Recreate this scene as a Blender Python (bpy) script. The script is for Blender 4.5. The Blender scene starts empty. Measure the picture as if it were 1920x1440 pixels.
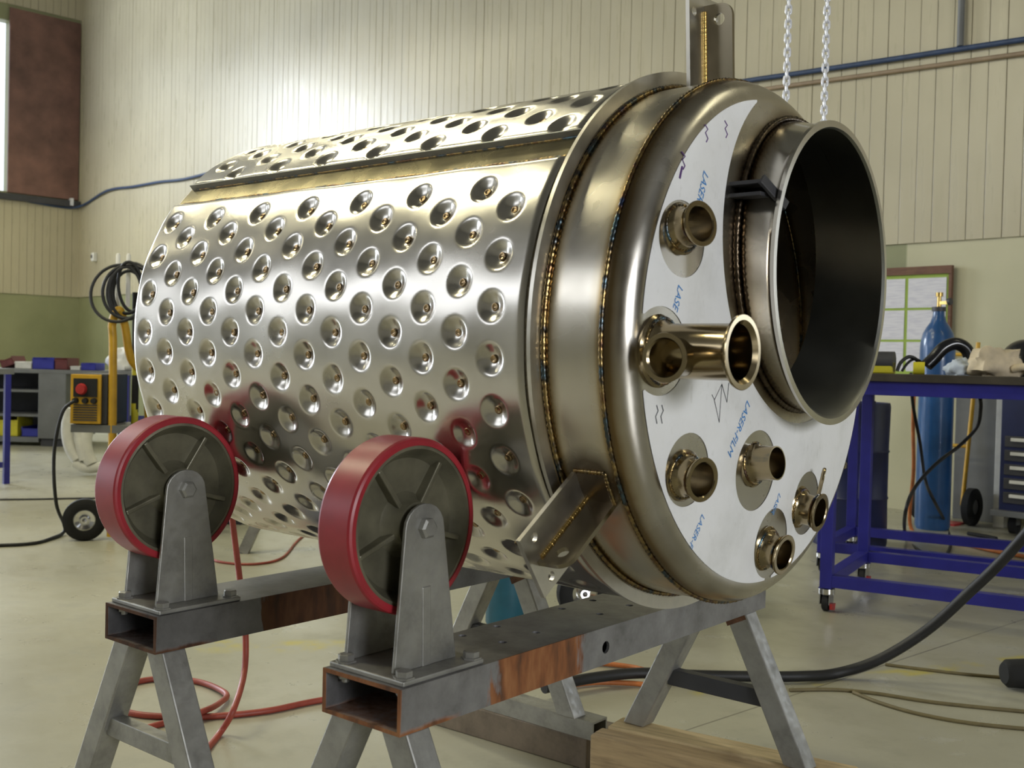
import bpy, bmesh, math, random
import numpy as np
from mathutils import Vector, Matrix, noise

# ------------------------------------------------------------------ camera, world, light
scene = bpy.context.scene
COL = scene.collection
PI = math.pi
F_PX = 2023.76
YAW, PITCH, ROLL = 2.2571, -0.0206, 0.0242
CAM = Vector((1.1684, -1.6539, 0.9799))
fwd = Vector((math.cos(YAW)*math.cos(PITCH), math.sin(YAW)*math.cos(PITCH), math.sin(PITCH)))
rgt0 = fwd.cross(Vector((0, 0, 1))).normalized()
up0 = rgt0.cross(fwd)
rgt = rgt0*math.cos(ROLL) + up0*math.sin(ROLL)
upv = up0*math.cos(ROLL) - rgt0*math.sin(ROLL)
cd = bpy.data.cameras.new('camera')
cam = bpy.data.objects.new('camera', cd)
COL.objects.link(cam)
cam.matrix_world = Matrix(((rgt.x, upv.x, -fwd.x, CAM.x), (rgt.y, upv.y, -fwd.y, CAM.y),
                           (rgt.z, upv.z, -fwd.z, CAM.z), (0, 0, 0, 1)))
cd.sensor_fit = 'HORIZONTAL'
cd.sensor_width = 36.0
cd.lens = F_PX/1920*36.0
cd.clip_start = 0.05
cd.clip_end = 200
cd.dof.use_dof = True
cd.dof.focus_distance = 2.15
cd.dof.aperture_fstop = 9.0
scene.camera = cam

vs = scene.view_settings
vs.view_transform = 'Standard'
vs.look = 'None'
vs.gamma = 1.0
vs.use_curve_mapping = False
vs.exposure = 0.0

world = bpy.data.worlds.new('overcast_sky')
scene.world = world
world.use_nodes = True
bg = world.node_tree.nodes['Background']
bg.inputs[0].default_value = (0.86, 0.92, 1.0, 1)
bg.inputs[1].default_value = 1.5

# room frame: corner between left wall and back wall, U along the back wall, V out of the room
UX, UY = 0.99313, -0.11702
CORNER = (-15.901, 7.711)
ROT = math.atan2(UY, UX)
def RM(u, v, z=0.0):
    return Vector((CORNER[0] + u*UX - v*UY, CORNER[1] + u*UY + v*UX, z))

def area(name, loc, size, direction, power, color, shape='RECTANGLE', portal=False, spread=PI):
    ld = bpy.data.lights.new(name, 'AREA')
    ld.shape = shape
    ld.size = size[0]
    if shape in ('RECTANGLE', 'ELLIPSE'):
        ld.size_y = size[1]
    ld.energy = power
    ld.color = color
    ld.spread = spread
    o = bpy.data.objects.new(name, ld)
    COL.objects.link(o)
    o.location = loc
    o.rotation_euler = Vector(direction).to_track_quat('-Z', 'Z' if abs(direction[2]) < .9 else 'Y').to_euler()
    return o

DAY = (0.80, 0.88, 1.0)
INV_U = (UX, UY, 0)
# daylight standing in openings of the hall; the front panels are added
area('daylight_high_window', RM(-0.12, -5.53, 4.85), (8.74, 2.7), INV_U, 3100, DAY)
area('daylight_roller_door', RM(-0.12, -12.2, 2.2), (4.0, 4.4), INV_U, 500, DAY)
area('added_front_panels', RM(7.5, -17.12, 5.2), (11.0, 3.2), (-UY, UX, 0), 130, (.95, .96, 1.0))  # added fill that brightens the shell's reflection; no known window there
area('daylight_side_window', RM(19.75, 0.12, 1.75), (1.5, 1.3), (-0.117, -0.993, 0), 22, DAY)
area('daylight_end_window', RM(27.12, -8.0, 2.9), (6.0, 2.6), (-UX, -UY, 0), 1150, (.95, .97, 1.0))

# ------------------------------------------------------------------ helpers
class MB:
    def __init__(s):
        s.v = []; s.f = []
    def add(s, vs_, fs_):
        o = len(s.v)
        s.v += [tuple(p) for p in vs_]
        s.f += [tuple(i + o for i in f) for f in fs_]
    def box(s, lo, hi, M=None):
        x0, y0, z0 = lo; x1, y1, z1 = hi
        vs_ = [Vector(p) for p in ((x0,y0,z0),(x1,y0,z0),(x1,y1,z0),(x0,y1,z0),(x0,y0,z1),(x1,y0,z1),(x1,y1,z1),(x0,y1,z1))]
        if M is not None: vs_ = [M @ p for p in vs_]
        s.add(vs_, [(0,3,2,1),(4,5,6,7),(0,1,5,4),(1,2,6,5),(2,3,7,6),(3,0,4,7)])
    def bar(s, a, b, w, h, up=(0, 0, 1)):
        a = Vector(a); b = Vector(b); d = (b - a); L = d.length; d.normalize()
        sx = d.cross(Vector(up))
        if sx.length < 1e-4: sx = d.cross(Vector((1, 0, 0)))
        sx.normalize(); sz = sx.cross(d)
        M = Matrix(((sx.x, d.x, sz.x, a.x), (sx.y, d.y, sz.y, a.y), (sx.z, d.z, sz.z, a.z), (0,0,0,1)))
        s.box((-w/2, 0, -h/2), (w/2, L, h/2), M)
    def tube(s, pts, r, n=10, closed=False, cap=True):
        pts = [Vector(p) for p in pts]; N = len(pts)
        rr = r if hasattr(r, '__len__') else [r]*N
        prev = None; rings = []
        for i in range(N):
            if closed: t = pts[(i+1) % N] - pts[i-1]
            else: t = pts[min(i+1, N-1)] - pts[max(i-1, 0)]
            t.normalize()
            if prev is None:
                a = t.cross(Vector((0, 0, 1)))
                if a.length < 1e-3: a = t.cross(Vector((1, 0, 0)))
            else:
                a = prev - t*prev.dot(t)
            a.normalize(); prev = a; b = t.cross(a)
            rings.append([pts[i] + (a*math.cos(2*PI*k/n) + b*math.sin(2*PI*k/n))*rr[i] for k in range(n)])
        vs_ = [p for rg in rings for p in rg]; fs_ = []
        for i in range(N if closed else N-1):
            j = (i+1) % N
            for k in range(n):
                l = (k+1) % n
                fs_.append((i*n+k, i*n+l, j*n+l, j*n+k))
        if cap and not closed:
            fs_.append(tuple(range(n-1, -1, -1))); fs_.append(tuple((N-1)*n+k for k in range(n)))
        s.add(vs_, fs_)
    def lathe(s, prof, M=None, n=32, closed=False, cap=False):
        # profile of (axial, radius) turned about local X
        vs_ = []; m = len(prof)
        for (x, r) in prof:
            for k in range(n):
                a = 2*PI*k/n
                vs_.append(Vector((x, r*math.cos(a), r*math.sin(a))))
        if M is not None: vs_ = [M @ p for p in vs_]
        fs_ = []
        for i in range(m if closed else m-1):
            j = (i+1) % m
            for k in range(n):
                l = (k+1) % n
                fs_.append((i*n+k, j*n+k, j*n+l, i*n+l))
        if cap:
            fs_.append(tuple(range(n))); fs_.append(tuple((m-1)*n+k for k in range(n-1, -1, -1)))
        s.add(vs_, fs_)
    def prism(s, poly, t0, t1, M):
        # polygon in local (x,y), extruded along local z
        n = len(poly)
        vs_ = [M @ Vector((p[0], p[1], t0)) for p in poly] + [M @ Vector((p[0], p[1], t1)) for p in poly]
        fs_ = [tuple(range(n-1, -1, -1)), tuple(range(n, 2*n))]
        fs_ += [(i, (i+1) % n, n+(i+1) % n, n+i) for i in range(n)]
        s.add(vs_, fs_)
    def build(s, name, mat, parent=None, smooth=35, bevel=0):
        me = bpy.data.meshes.new(name)
        me.from_pydata([tuple(p) for p in s.v], [], s.f)
        me.update()
        bm = bmesh.new(); bm.from_mesh(me)
        bmesh.ops.recalc_face_normals(bm, faces=bm.faces)
        bm.to_mesh(me); bm.free()
        return link(name, me, mat, parent, smooth, bevel)

def link(name, me, mat, parent=None, smooth=35, bevel=0):
    if smooth:
        me.shade_smooth(); me.set_sharp_from_angle(angle=math.radians(smooth))
    if mat is not None and not me.materials: me.materials.append(mat)
    o = bpy.data.objects.new(name, me)
    COL.objects.link(o)
    if parent is not None: o.parent = parent
    if bevel:
        b = o.modifiers.new('bevel', 'BEVEL'); b.width = bevel; b.segments = 2; b.limit_method = 'ANGLE'
    return o

def thing(name, label, cat, loc=(0, 0, 0), rotz=0.0, group=None):
    o = bpy.data.objects.new(name, None)
    COL.objects.link(o)
    o.empty_display_size = 0.1
    o.location = loc; o.rotation_euler = (0, 0, rotz)
    o['label'] = label; o['category'] = cat
    if group: o['group'] = group
    return o
def tag(o, label, cat, group=None):
    o['label'] = label; o['category'] = cat
    if group: o['group'] = group
    return o
def struct(o):
    o['kind'] = 'structure'; return o
def share(o, parent, M):
    c = o.copy(); COL.objects.link(c); c.parent = parent; c.matrix_local = M; return c

def spline(pts, n=8, closed=False):
    P = [Vector(p) for p in pts]; out = []
    N = len(P)
    rng = range(N) if closed else range(N-1)
    for i in rng:
        if closed: p0, p1, p2, p3 = P[i-1], P[i], P[(i+1) % N], P[(i+2) % N]
        else: p0, p1, p2, p3 = P[max(i-1, 0)], P[i], P[i+1], P[min(i+2, N-1)]
        for k in range(n):
            t = k/n
            out.append(0.5*((2*p1) + (p2-p0)*t + (2*p0-5*p1+4*p2-p3)*t*t + (3*p1-p0-3*p2+p3)*t**3))
    if not closed: out.append(P[-1])
    return out

def frame_x(origin, axis, hint=(0, 0, 1)):
    # matrix whose local X is axis
    x = Vector(axis).normalized(); z = Vector(hint); y = z.cross(x)
    if y.length < 1e-4: y = Vector((0, 1, 0)).cross(x)
    y.normalize(); z = x.cross(y); o = Vector(origin)
    return Matrix(((x.x, y.x, z.x, o.x), (x.y, y.y, z.y, o.y), (x.z, y.z, z.z, o.z), (0, 0, 0, 1)))
def frame_z(origin, zaxis, xaxis):
    z = Vector(zaxis).normalized(); x = Vector(xaxis); x = (x - z*x.dot(z)).normalized(); y = z.cross(x); o = Vector(origin)
    return Matrix(((x.x, y.x, z.x, o.x), (x.y, y.y, z.y, o.y), (x.z, y.z, z.z, o.z), (0, 0, 0, 1)))

def lump(c, sx, sy, sz, seed=0, amp=.35, freq=2.2, nu=28, nv=16):
    mb = MB(); vs_ = []
    for j in range(nv+1):
        ph = -PI/2 + PI*j/nv
        for i in range(nu):
            th = 2*PI*i/nu
            d = Vector((math.cos(ph)*math.cos(th), math.cos(ph)*math.sin(th), math.sin(ph)))
            k = 1 + amp*noise.noise(d*freq + Vector((seed*7.1, seed*3.3, 1.7))) + amp*.5*noise.noise(d*freq*2.7 + Vector((seed, 5, seed)))
            p = Vector((d.x*sx*k, d.y*sy*k, d.z*sz*k))
            if p.z < -sz*.55: p.z = -sz*.55
            vs_.append(p + Vector(c) + Vector((0, 0, sz*.55)))
    fs_ = []
    for j in range(nv):
        for i in range(nu):
            k = (i+1) % nu
            fs_.append((j*nu+i, j*nu+k, (j+1)*nu+k, (j+1)*nu+i))
    mb.add(vs_, fs_)
    return mb

# ------------------------------------------------------------------ materials
def new_mat(name):
    m = bpy.data.materials.new(name); m.use_nodes = True
    nt = m.node_tree; b = nt.nodes['Principled BSDF']
    return m, nt, b
def nd(nt, t, **kw):
    n = nt.nodes.new(t)
    for k, v in kw.items(): setattr(n, k, v)
    return n
def coords(nt, scale=(1, 1, 1), kind='Object'):
    tc = nd(nt, 'ShaderNodeTexCoord'); mp = nd(nt, 'ShaderNodeMapping')
    mp.inputs['Scale'].default_value = scale
    nt.links.new(tc.outputs[kind], mp.inputs['Vector'])
    return mp.outputs[0]
def world_coords(nt, scale=(1, 1, 1)):
    g = nd(nt, 'ShaderNodeNewGeometry'); mp = nd(nt, 'ShaderNodeMapping')
    mp.inputs['Scale'].default_value = scale
    nt.links.new(g.outputs['Position'], mp.inputs['Vector'])
    return mp.outputs[0]
def noise_tex(nt, vec, scale, detail=4, rough=.55):
    n = nd(nt, 'ShaderNodeTexNoise')
    n.inputs['Scale'].default_value = scale; n.inputs['Detail'].default_value = detail
    n.inputs['Roughness'].default_value = rough
    nt.links.new(vec, n.inputs['Vector'])
    return n.outputs['Fac']
def ramp(nt, fac, stops):
    r = nd(nt, 'ShaderNodeValToRGB'); e = r.color_ramp.elements
    e[0].position, e[0].color = stops[0][0], (*stops[0][1], 1)
    e[1].position, e[1].color = stops[1][0], (*stops[1][1], 1)
    for p, c in stops[2:]:
        x = e.new(p); x.color = (*c, 1)
    nt.links.new(fac, r.inputs[0])
    return r.outputs[0]
def mathn(nt, op, a, b=None, clamp=False):
    n = nd(nt, 'ShaderNodeMath', operation=op, use_clamp=clamp)
    for i, x in enumerate((a, b)):
        if x is None: continue
        if isinstance(x, (int, float)): n.inputs[i].default_value = x
        else: nt.links.new(x, n.inputs[i])
    return n.outputs[0]
def mixc(nt, fac, a, b):
    n = nd(nt, 'ShaderNodeMix', data_type='RGBA')
    if isinstance(fac, (int, float)): n.inputs[0].default_value = fac
    else: nt.links.new(fac, n.inputs[0])
    for i, x in ((6, a), (7, b)):
        if isinstance(x, tuple): n.inputs[i].default_value = (*x, 1)
        else: nt.links.new(x, n.inputs[i])
    return n.outputs[2]
def maprange(nt, x, a, b, c=0., d=1.):
    n = nd(nt, 'ShaderNodeMapRange'); n.clamp = True
    nt.links.new(x, n.inputs[0])
    for i, q in zip((1, 2, 3, 4), (a, b, c, d)): n.inputs[i].default_value = q
    return n.outputs[0]
def bump(nt, b, h, strength=.2, dist=.002):
    n = nd(nt, 'ShaderNodeBump'); n.inputs['Strength'].default_value = strength; n.inputs['Distance'].default_value = dist
    nt.links.new(h, n.inputs['Height']); nt.links.new(n.outputs[0], b.inputs['Normal'])
def sepxyz(nt, vec):
    s = nd(nt, 'ShaderNodeSeparateXYZ'); nt.links.new(vec, s.inputs[0]); return s.outputs

def simple(name, col, rough=.5, metal=0., var=.12, nscale=14, bmp=0., spec=None, coat=0.):
    m, nt, b = new_mat(name)
    v = coords(nt); f = noise_tex(nt, v, nscale)
    lo = tuple(c*(1-var) for c in col); hi = tuple(min(1, c*(1+var)) for c in col)
    nt.links.new(ramp(nt, f, [(.3, lo), (.7, hi)]), b.inputs['Base Color'])
    b.inputs['Roughness'].default_value = rough; b.inputs['Metallic'].default_value = metal
    if coat: b.inputs['Coat Weight'].default_value = coat
    if bmp: bump(nt, b, noise_tex(nt, v, nscale*6), bmp, .001)
    return m

def stainless(name, col, r0, r1, nscale=9, stretch=(1, 1, 1), wav=.0):
    m, nt, b = new_mat(name)
    v = coords(nt, stretch)
    f = noise_tex(nt, v, nscale, 5, .6)
    nt.links.new(ramp(nt, f, [(.3, tuple(c*.9 for c in col)), (.72, tuple(min(1, c*1.08) for c in col))]), b.inputs['Base Color'])
    nt.links.new(maprange(nt, f, .3, .75, r0, r1), b.inputs['Roughness'])
    b.inputs['Metallic'].default_value = 1.0
    if wav: bump(nt, b, noise_tex(nt, coords(nt), 5.0, 2, .4), wav, .01)
    return m

M = {}
M['jacket'] = stainless('stainless_jacket', (.64, .61, .555), .20, .30, 7, (1, 1, 1), .05)
M['steel'] = stainless('stainless_plain', (.62, .59, .53), .16, .26, 9)
M['edge'] = stainless('stainless_ground_edge', (.66, .63, .56), .28, .4, 30)
M['nozzle'] = stainless('stainless_heat_tinted', (.36, .29, .175), .14, .24, 14)
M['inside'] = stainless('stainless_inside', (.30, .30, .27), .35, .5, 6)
M['strip'] = simple('seam_strip_steel', (.26, .26, .25), .4, .6, .15, 20)
M['seam_band'] = stainless('stainless_seam_band', (.36, .31, .18), .22, .32, 16)
M['chrome'] = simple('chrome', (.75, .75, .76), .12, 1.0, .04)

def course_material():
    m, nt, b = new_mat('stainless_course_heat_reflection')
    v = coords(nt); s = sepxyz(nt, v)
    d1 = mathn(nt, 'ABSOLUTE', mathn(nt, 'SUBTRACT', s[0], .226))
    d2 = mathn(nt, 'ABSOLUTE', mathn(nt, 'SUBTRACT', s[0], .322))
    d = mathn(nt, 'MINIMUM', d1, d2)
    n = noise_tex(nt, v, 14, 2)
    d = mathn(nt, 'ADD', d, mathn(nt, 'MULTIPLY', mathn(nt, 'SUBTRACT', n, .5), .004))
    base = ramp(nt, noise_tex(nt, coords(nt, (.4, 1, 1)), 6, 2), [(.3, (.54, .50, .42)), (.75, (.63, .59, .51))])
    tint = ramp(nt, mathn(nt, 'MULTIPLY', d, 60), [(.0, (.16, .12, .07)), (.45, (.38, .29, .16)), (.8, (.56, .49, .36))])
    c = mixc(nt, maprange(nt, d, .006, .026), tint, base)
    for th in (-29, 91, 211):
        a = math.radians(th)
        q = nd(nt, 'ShaderNodeVectorMath', operation='DISTANCE'); nt.links.new(v, q.inputs[0]); q.inputs[1].default_value = (.276, -math.cos(a)*.43, math.sin(a)*.43)
        dd = mathn(nt, 'ADD', q.outputs['Value'], mathn(nt, 'MULTIPLY', mathn(nt, 'SUBTRACT', n, .5), .03))
        c = mixc(nt, maprange(nt, dd, .062, .035, 0, .85), c, (.10, .07, .045))  # dark bracket patches: heat tint plus reflections of the plates put into colour
    nt.links.new(c, b.inputs['Base Color'])
    nt.links.new(maprange(nt, n, .3, .7, .2, .32), b.inputs['Roughness'])
    b.inputs['Metallic'].default_value = 1
    return m
M['course'] = course_material()

def head_material():
    m, nt, b = new_mat('stainless_head_brushed')
    v = coords(nt)
    n = noise_tex(nt, v, 10, 5)
    s = sepxyz(nt, v)
    wob = mathn(nt, 'MULTIPLY', mathn(nt, 'SUBTRACT', n, .5), .012)
    d = mathn(nt, 'ADD', mathn(nt, 'ABSOLUTE', mathn(nt, 'SUBTRACT', s[0], .322)), wob)
    base = ramp(nt, n, [(.3, (.52, .49, .44)), (.75, (.66, .63, .57))])
    tint = ramp(nt, maprange(nt, d, .0, .03), [(.0, (.10, .07, .04)), (.35, (.20, .14, .07)), (.75, (.42, .34, .22))])
    c = mixc(nt, maprange(nt, d, .012, .034), tint, base)
    # temper colours round the manway weld
    dy = mathn(nt, 'SUBTRACT', s[1], .086); dz_ = mathn(nt, 'SUBTRACT', s[2], .136)
    r = mathn(nt, 'SQRT', mathn(nt, 'ADD', mathn(nt, 'MULTIPLY', dy, dy), mathn(nt, 'MULTIPLY', dz_, dz_)))
    r = mathn(nt, 'ADD', r, wob)
    c = mixc(nt, maprange(nt, r, .247, .274), ramp(nt, maprange(nt, r, .24, .274), [(.0, (.07, .05, .035)), (.5, (.22, .16, .08)), (.9, (.50, .43, .32))]), c)
    nt.links.new(c, b.inputs['Base Color'])
    nt.links.new(maprange(nt, n, .3, .75, .2, .32), b.inputs['Roughness'])
    b.inputs['Metallic'].default_value = 1
    return m
def neck_material():
    m, nt, b = new_mat('stainless_manway_neck')
    v = coords(nt); n = noise_tex(nt, v, 12, 5); s = sepxyz(nt, v)
    x = mathn(nt, 'ADD', s[0], mathn(nt, 'MULTIPLY', mathn(nt, 'SUBTRACT', n, .5), .014))
    base = ramp(nt, n, [(.3, (.54, .51, .45)), (.75, (.66, .63, .57))])
    tint = ramp(nt, maprange(nt, x, .375, .41), [(.0, (.07, .05, .035)), (.5, (.22, .15, .07)), (.9, (.5, .44, .33))])
    nt.links.new(mixc(nt, maprange(nt, x, .385, .412), tint, base), b.inputs['Base Color'])
    b.inputs['Roughness'].default_value = .16; b.inputs['Metallic'].default_value = 1
    return m
M['neck'] = neck_material()
M['head'] = head_material()

def weld_material():
    m, nt, b = new_mat('weld_bead_temper_colours')
    f = noise_tex(nt, coords(nt), 26, 3)
    nt.links.new(ramp(nt, f, [(.28, (.05, .07, .14)), (.40, (.16, .09, .045)), (.5, (.36, .26, .11)), (.58, (.07, .06, .05)), (.7, (.11, .19, .24))]), b.inputs['Base Color'])
    b.inputs['Roughness'].default_value = .25; b.inputs['Metallic'].default_value = 1
    return m
M['weld'] = weld_material()
M['weld_dark'] = simple('weld_bead_dark', (.10, .075, .05), .3, 1.0, .5, 60)
M['gusset'] = stainless('stainless_gusset_shaded', (.30, .26, .185), .2, .3, 12)  # steel darkened: the gusset's shade is put into its colour
M['spot'] = simple('spot_weld_tint', (.42, .30, .17), .22, 1.0, .45, 60)

def film_material():
    m, nt, b = new_mat('white_protective_film')
    v = coords(nt)
    f = noise_tex(nt, v, 9, 6, .65); g = noise_tex(nt, coords(nt, (1, 3, 1)), 30, 3)
    c = ramp(nt, f, [(.28, (.70, .70, .68)), (.5, (.81, .81, .80)), (.75, (.86, .86, .86))])
    sm = ramp(nt, g, [(.22, (.62, .61, .57)), (.36, (1, 1, 1))])
    x = nd(nt, 'ShaderNodeMix', data_type='RGBA', blend_type='MULTIPLY'); x.inputs[0].default_value = .45
    nt.links.new(c, x.inputs[6]); nt.links.new(sm, x.inputs[7])
    nt.links.new(x.outputs[2], b.inputs['Base Color'])
    b.inputs['Roughness'].default_value = .42
    bump(nt, b, f, .15, .002)
    return m
M['film'] = film_material()
M['print_blue'] = simple('blue_print', (.05, .25, .62), .5, 0, .1)
M['marker'] = simple('black_marker', (.02, .02, .025), .5)
M['marker_purple'] = simple('purple_marker', (.13, .06, .22), .5)

def galv(name, col, rough=.45, metal=.75):
    m, nt, b = new_mat(name)
    v = coords(nt)
    n1 = noise_tex(nt, v, 16, 6, .65); n2 = noise_tex(nt, v, 60, 3)
    c = ramp(nt, n1, [(.25, tuple(x*.62 for x in col)), (.5, col), (.78, tuple(min(1, x*1.25) for x in col))])
    nt.links.new(c, b.inputs['Base Color'])
    nt.links.new(maprange(nt, n2, .3, .7, rough-.08, rough+.12), b.inputs['Roughness'])
    b.inputs['Metallic'].default_value = metal
    bump(nt, b, n2, .12, .0008)
    return m
M['galv'] = galv('galvanised_steel', (.33, .325, .30), .42, .65)
M['leg'] = galv('grey_tube_steel', (.34, .335, .31), .42, .6)
M['cast'] = simple('cast_iron_painted', (.15, .14, .095), .36, .4, .3, 20, .2)
M['red_tyre'] = simple('red_polyurethane', (.33, .022, .032), .38, 0, .18, 12, .06)
M['rust'] = simple('rusty_steel', (.13, .06, .03), .8, .15, .5, 40, .3)

def beam_material(name, lo, hi, k_=1.0, b_=1.0):
    # bare mill-scale steel; a rust patch lies on the long side, and the cut ends are rusty
    m, nt, b = new_mat(name)
    v = coords(nt); s = sepxyz(nt, v)
    n1 = noise_tex(nt, v, 14, 6, .65); n2 = noise_tex(nt, coords(nt, (1, 1, .25)), 45, 4)
    base = ramp(nt, n1, [(.25, (.16*b_, .155*b_, .15*b_)), (.5, (.27*b_, .265*b_, .265*b_)), (.78, (.38*b_, .375*b_, .375*b_))])
    rust = ramp(nt, n2, [(.25, (.07*k_, .035*k_, .018*k_)), (.5, (.24*k_, .09*k_, .03*k_)), (.75, (.36*k_, .16*k_, .06*k_))])
    wob = mathn(nt, 'MULTIPLY', mathn(nt, 'SUBTRACT', n2, .5), .10)
    y = mathn(nt, 'ADD', s[1], wob)
    inside = mathn(nt, 'MULTIPLY', maprange(nt, y, lo, lo+.012), maprange(nt, y, hi, hi-.012))
    side = maprange(nt, s[0], .078, .081)
    end = maprange(nt, mathn(nt, 'ADD', s[1], mathn(nt, 'MULTIPLY', wob, .06)), -.5875, -.5895)
    low = mathn(nt, 'MULTIPLY', maprange(nt, mathn(nt, 'ADD', s[2], mathn(nt, 'MULTIPLY', wob, .12)), .462, .456), maprange(nt, s[1], -.46, -.49))
    k = mathn(nt, 'MAXIMUM', mathn(nt, 'MULTIPLY', inside, side), mathn(nt, 'MAXIMUM', end, low))
    nt.links.new(mixc(nt, k, base, rust), b.inputs['Base Color'])
    nt.links.new(maprange(nt, k, 0, 1, .42, .85), b.inputs['Roughness'])
    nt.links.new(maprange(nt, k, 0, 1, .65, .05), b.inputs['Metallic'])
    bump(nt, b, n2, .25, .001)
    return m
M['beam_near'] = beam_material('beam_steel_rust_patch', -.40, -.155)
M['beam_far'] = beam_material('beam_steel_dark_rust_shaded', -.36, -.06, .32, .62)  # steel base darkened as well: the far beam's shade put into its colour

def wood(name, col):
    m, nt, b = new_mat(name)
    v = coords(nt, (1.2, 14, 14)); n = noise_tex(nt, v, 6, 6, .65); k = noise_tex(nt, coords(nt), 7, 3)
    c = ramp(nt, n, [(.25, tuple(x*.55 for x in col)), (.5, col), (.8, tuple(min(1, x*1.25) for x in col))])
    nt.links.new(mixc(nt, maprange(nt, k, .55, .75, 0, .55), c, (.24, .15, .07)), b.inputs['Base Color'])
    b.inputs['Roughness'].default_value = .75
    bump(nt, b, n, .3, .002)
    return m
M['timber'] = wood('sawn_timber', (.50, .36, .19))
M['timber_pale'] = wood('pale_sawn_timber', (.62, .48, .26))
M['brown_panel'] = simple('brown_plywood', (.17, .085, .065), .45, 0, .35, 2.5)
M['frame_brown'] = wood('brown_frame', (.16, .08, .05))

def paint_boards():
    m, nt, b = new_mat('cream_gloss_board_paint')
    v = world_coords(nt)
    n1 = noise_tex(nt, v, .9, 5); n2 = noise_tex(nt, world_coords(nt, (6, 6, .5)), 3.0, 5, .65); n3 = noise_tex(nt, v, 8, 5, .7)
    c = ramp(nt, n1, [(.3, (.42, .375, .255)), (.7, (.50, .45, .31))])
    c = mixc(nt, maprange(nt, n2, .58, .8, 0, .35), c, (.37, .34, .24))
    c = mixc(nt, maprange(nt, n3, .70, .78, 0, .55), c, (.30, .25, .17))
    nt.links.new(c, b.inputs['Base Color'])
    nt.links.new(maprange(nt, n2, .3, .7, .24, .40), b.inputs['Roughness'])
    bump(nt, b, n2, .12, .004)
    return m
M['boards'] = paint_boards()
def dado_paint():
    m, nt, b = new_mat('green_and_cream_dado_paint')
    v = world_coords(nt); n = noise_tex(nt, v, 1.6, 5); s = sepxyz(nt, coords(nt))
    g = ramp(nt, n, [(.3, (.235, .245, .125)), (.7, (.30, .305, .165))])
    c = ramp(nt, n, [(.3, (.48, .46, .30)), (.7, (.56, .53, .36))])
    patch = maprange(nt, s[2], 1.60, 1.61)
    k = mathn(nt, 'MAXIMUM', maprange(nt, s[0], 14.455, 14.47), mathn(nt, 'MULTIPLY', maprange(nt, s[0], 13.5, 13.51), mathn(nt, 'SUBTRACT', 1.0, patch)))
    nt.links.new(mixc(nt, k, g, c), b.inputs['Base Color'])
    b.inputs['Roughness'].default_value = .45
    bump(nt, b, n, .1, .004)
    return m
M['dado'] = dado_paint()
M['gap'] = simple('dark_joint', (.16, .14, .09), .8)
M['ceiling'] = simple('ceiling_sheet', (.16, .155, .14), .7)
M['front_wall'] = simple('cream_wall', (.34, .325, .27), .5, 0, .15, .6)
M['plain_wall'] = simple('dull_brown_wall', (.17, .15, .11), .5, 0, .15, .6)

def concrete():
    m, nt, b = new_mat('worn_concrete')
    v = world_coords(nt); s = sepxyz(nt, v)
    n1 = noise_tex(nt, v, .8, 6, .6); n2 = noise_tex(nt, v, 5, 6, .65); n3 = noise_tex(nt, v, 40, 3)
    c = ramp(nt, n1, [(.28, (.33, .315, .235)), (.5, (.41, .395, .305)), (.75, (.51, .50, .41))])
    c = mixc(nt, maprange(nt, n2, .52, .75, 0, .5), c, (.27, .26, .20))
    c = mixc(nt, maprange(nt, n2, .40, .28, 0, .45), c, (.58, .57, .52))
    # worn yellow line paint
    def yellow(c, x0, y0, x1, y1, w):
        dx, dy = x1-x0, y1-y0; L = math.hypot(dx, dy); dx /= L; dy /= L
        px = mathn(nt, 'SUBTRACT', s[0], x0); py = mathn(nt, 'SUBTRACT', s[1], y0)
        al = mathn(nt, 'ADD', mathn(nt, 'MULTIPLY', px, dx), mathn(nt, 'MULTIPLY', py, dy))
        ac = mathn(nt, 'ABSOLUTE', mathn(nt, 'ADD', mathn(nt, 'MULTIPLY', px, -dy), mathn(nt, 'MULTIPLY', py, dx)))
        k = mathn(nt, 'MULTIPLY', mathn(nt, 'MULTIPLY', maprange(nt, al, 0, .05), maprange(nt, al, L, L-.05)), maprange(nt, ac, w, w*.5))
        k = mathn(nt, 'MULTIPLY', k, maprange(nt, n2, .47, .60, 0, .75))
        return mixc(nt, k, c, (.55, .47, .08))
    c = yellow(c, -1.95, .45, -1.0, 1.35, .10)
    c = yellow(c, -.42, 1.16, .35, 2.6, .05)
    # saw-cut joints in the slab
    def joint(c, x0, y0, x1, y1, w=.004):
        dx, dy = x1-x0, y1-y0; L = math.hypot(dx, dy); dx /= L; dy /= L
        ac = mathn(nt, 'ABSOLUTE', mathn(nt, 'ADD', mathn(nt, 'MULTIPLY', mathn(nt, 'SUBTRACT', s[0], x0), -dy), mathn(nt, 'MULTIPLY', mathn(nt, 'SUBTRACT', s[1], y0), dx)))
        return mixc(nt, maprange(nt, ac, w, w*.4, 0, .75), c, (.12, .11, .085))
    c = joint(c, -.263, .997, -.02, 2.56)
    c = joint(c, -2.3, -.40, -.9, -.62)
    nt.links.new(c, b.inputs['Base Color'])
    nt.links.new(maprange(nt, n2, .3, .7, .24, .42), b.inputs['Roughness'])
    hh = mathn(nt, 'ADD', n3, n2)
    bump(nt, b, hh, .05, .002)
    return m
M['floor'] = concrete()
M['blue'] = simple('blue_enamel', (.022, .022, .22), .38, 0, .15, 8)
M['blue_dark'] = simple('dark_blue_enamel', (.012, .018, .075), .4, 0, .2, 6)
M['cyl_blue'] = simple('gas_cylinder_blue', (.02, .085, .24), .3, 0, .2, 8, coat=.3)
M['teal'] = simple('teal_enamel', (.015, .10, .15), .4, 0, .2, 8)
M['yellow'] = simple('yellow_enamel', (.58, .33, .02), .4, 0, .15, 10)
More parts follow.
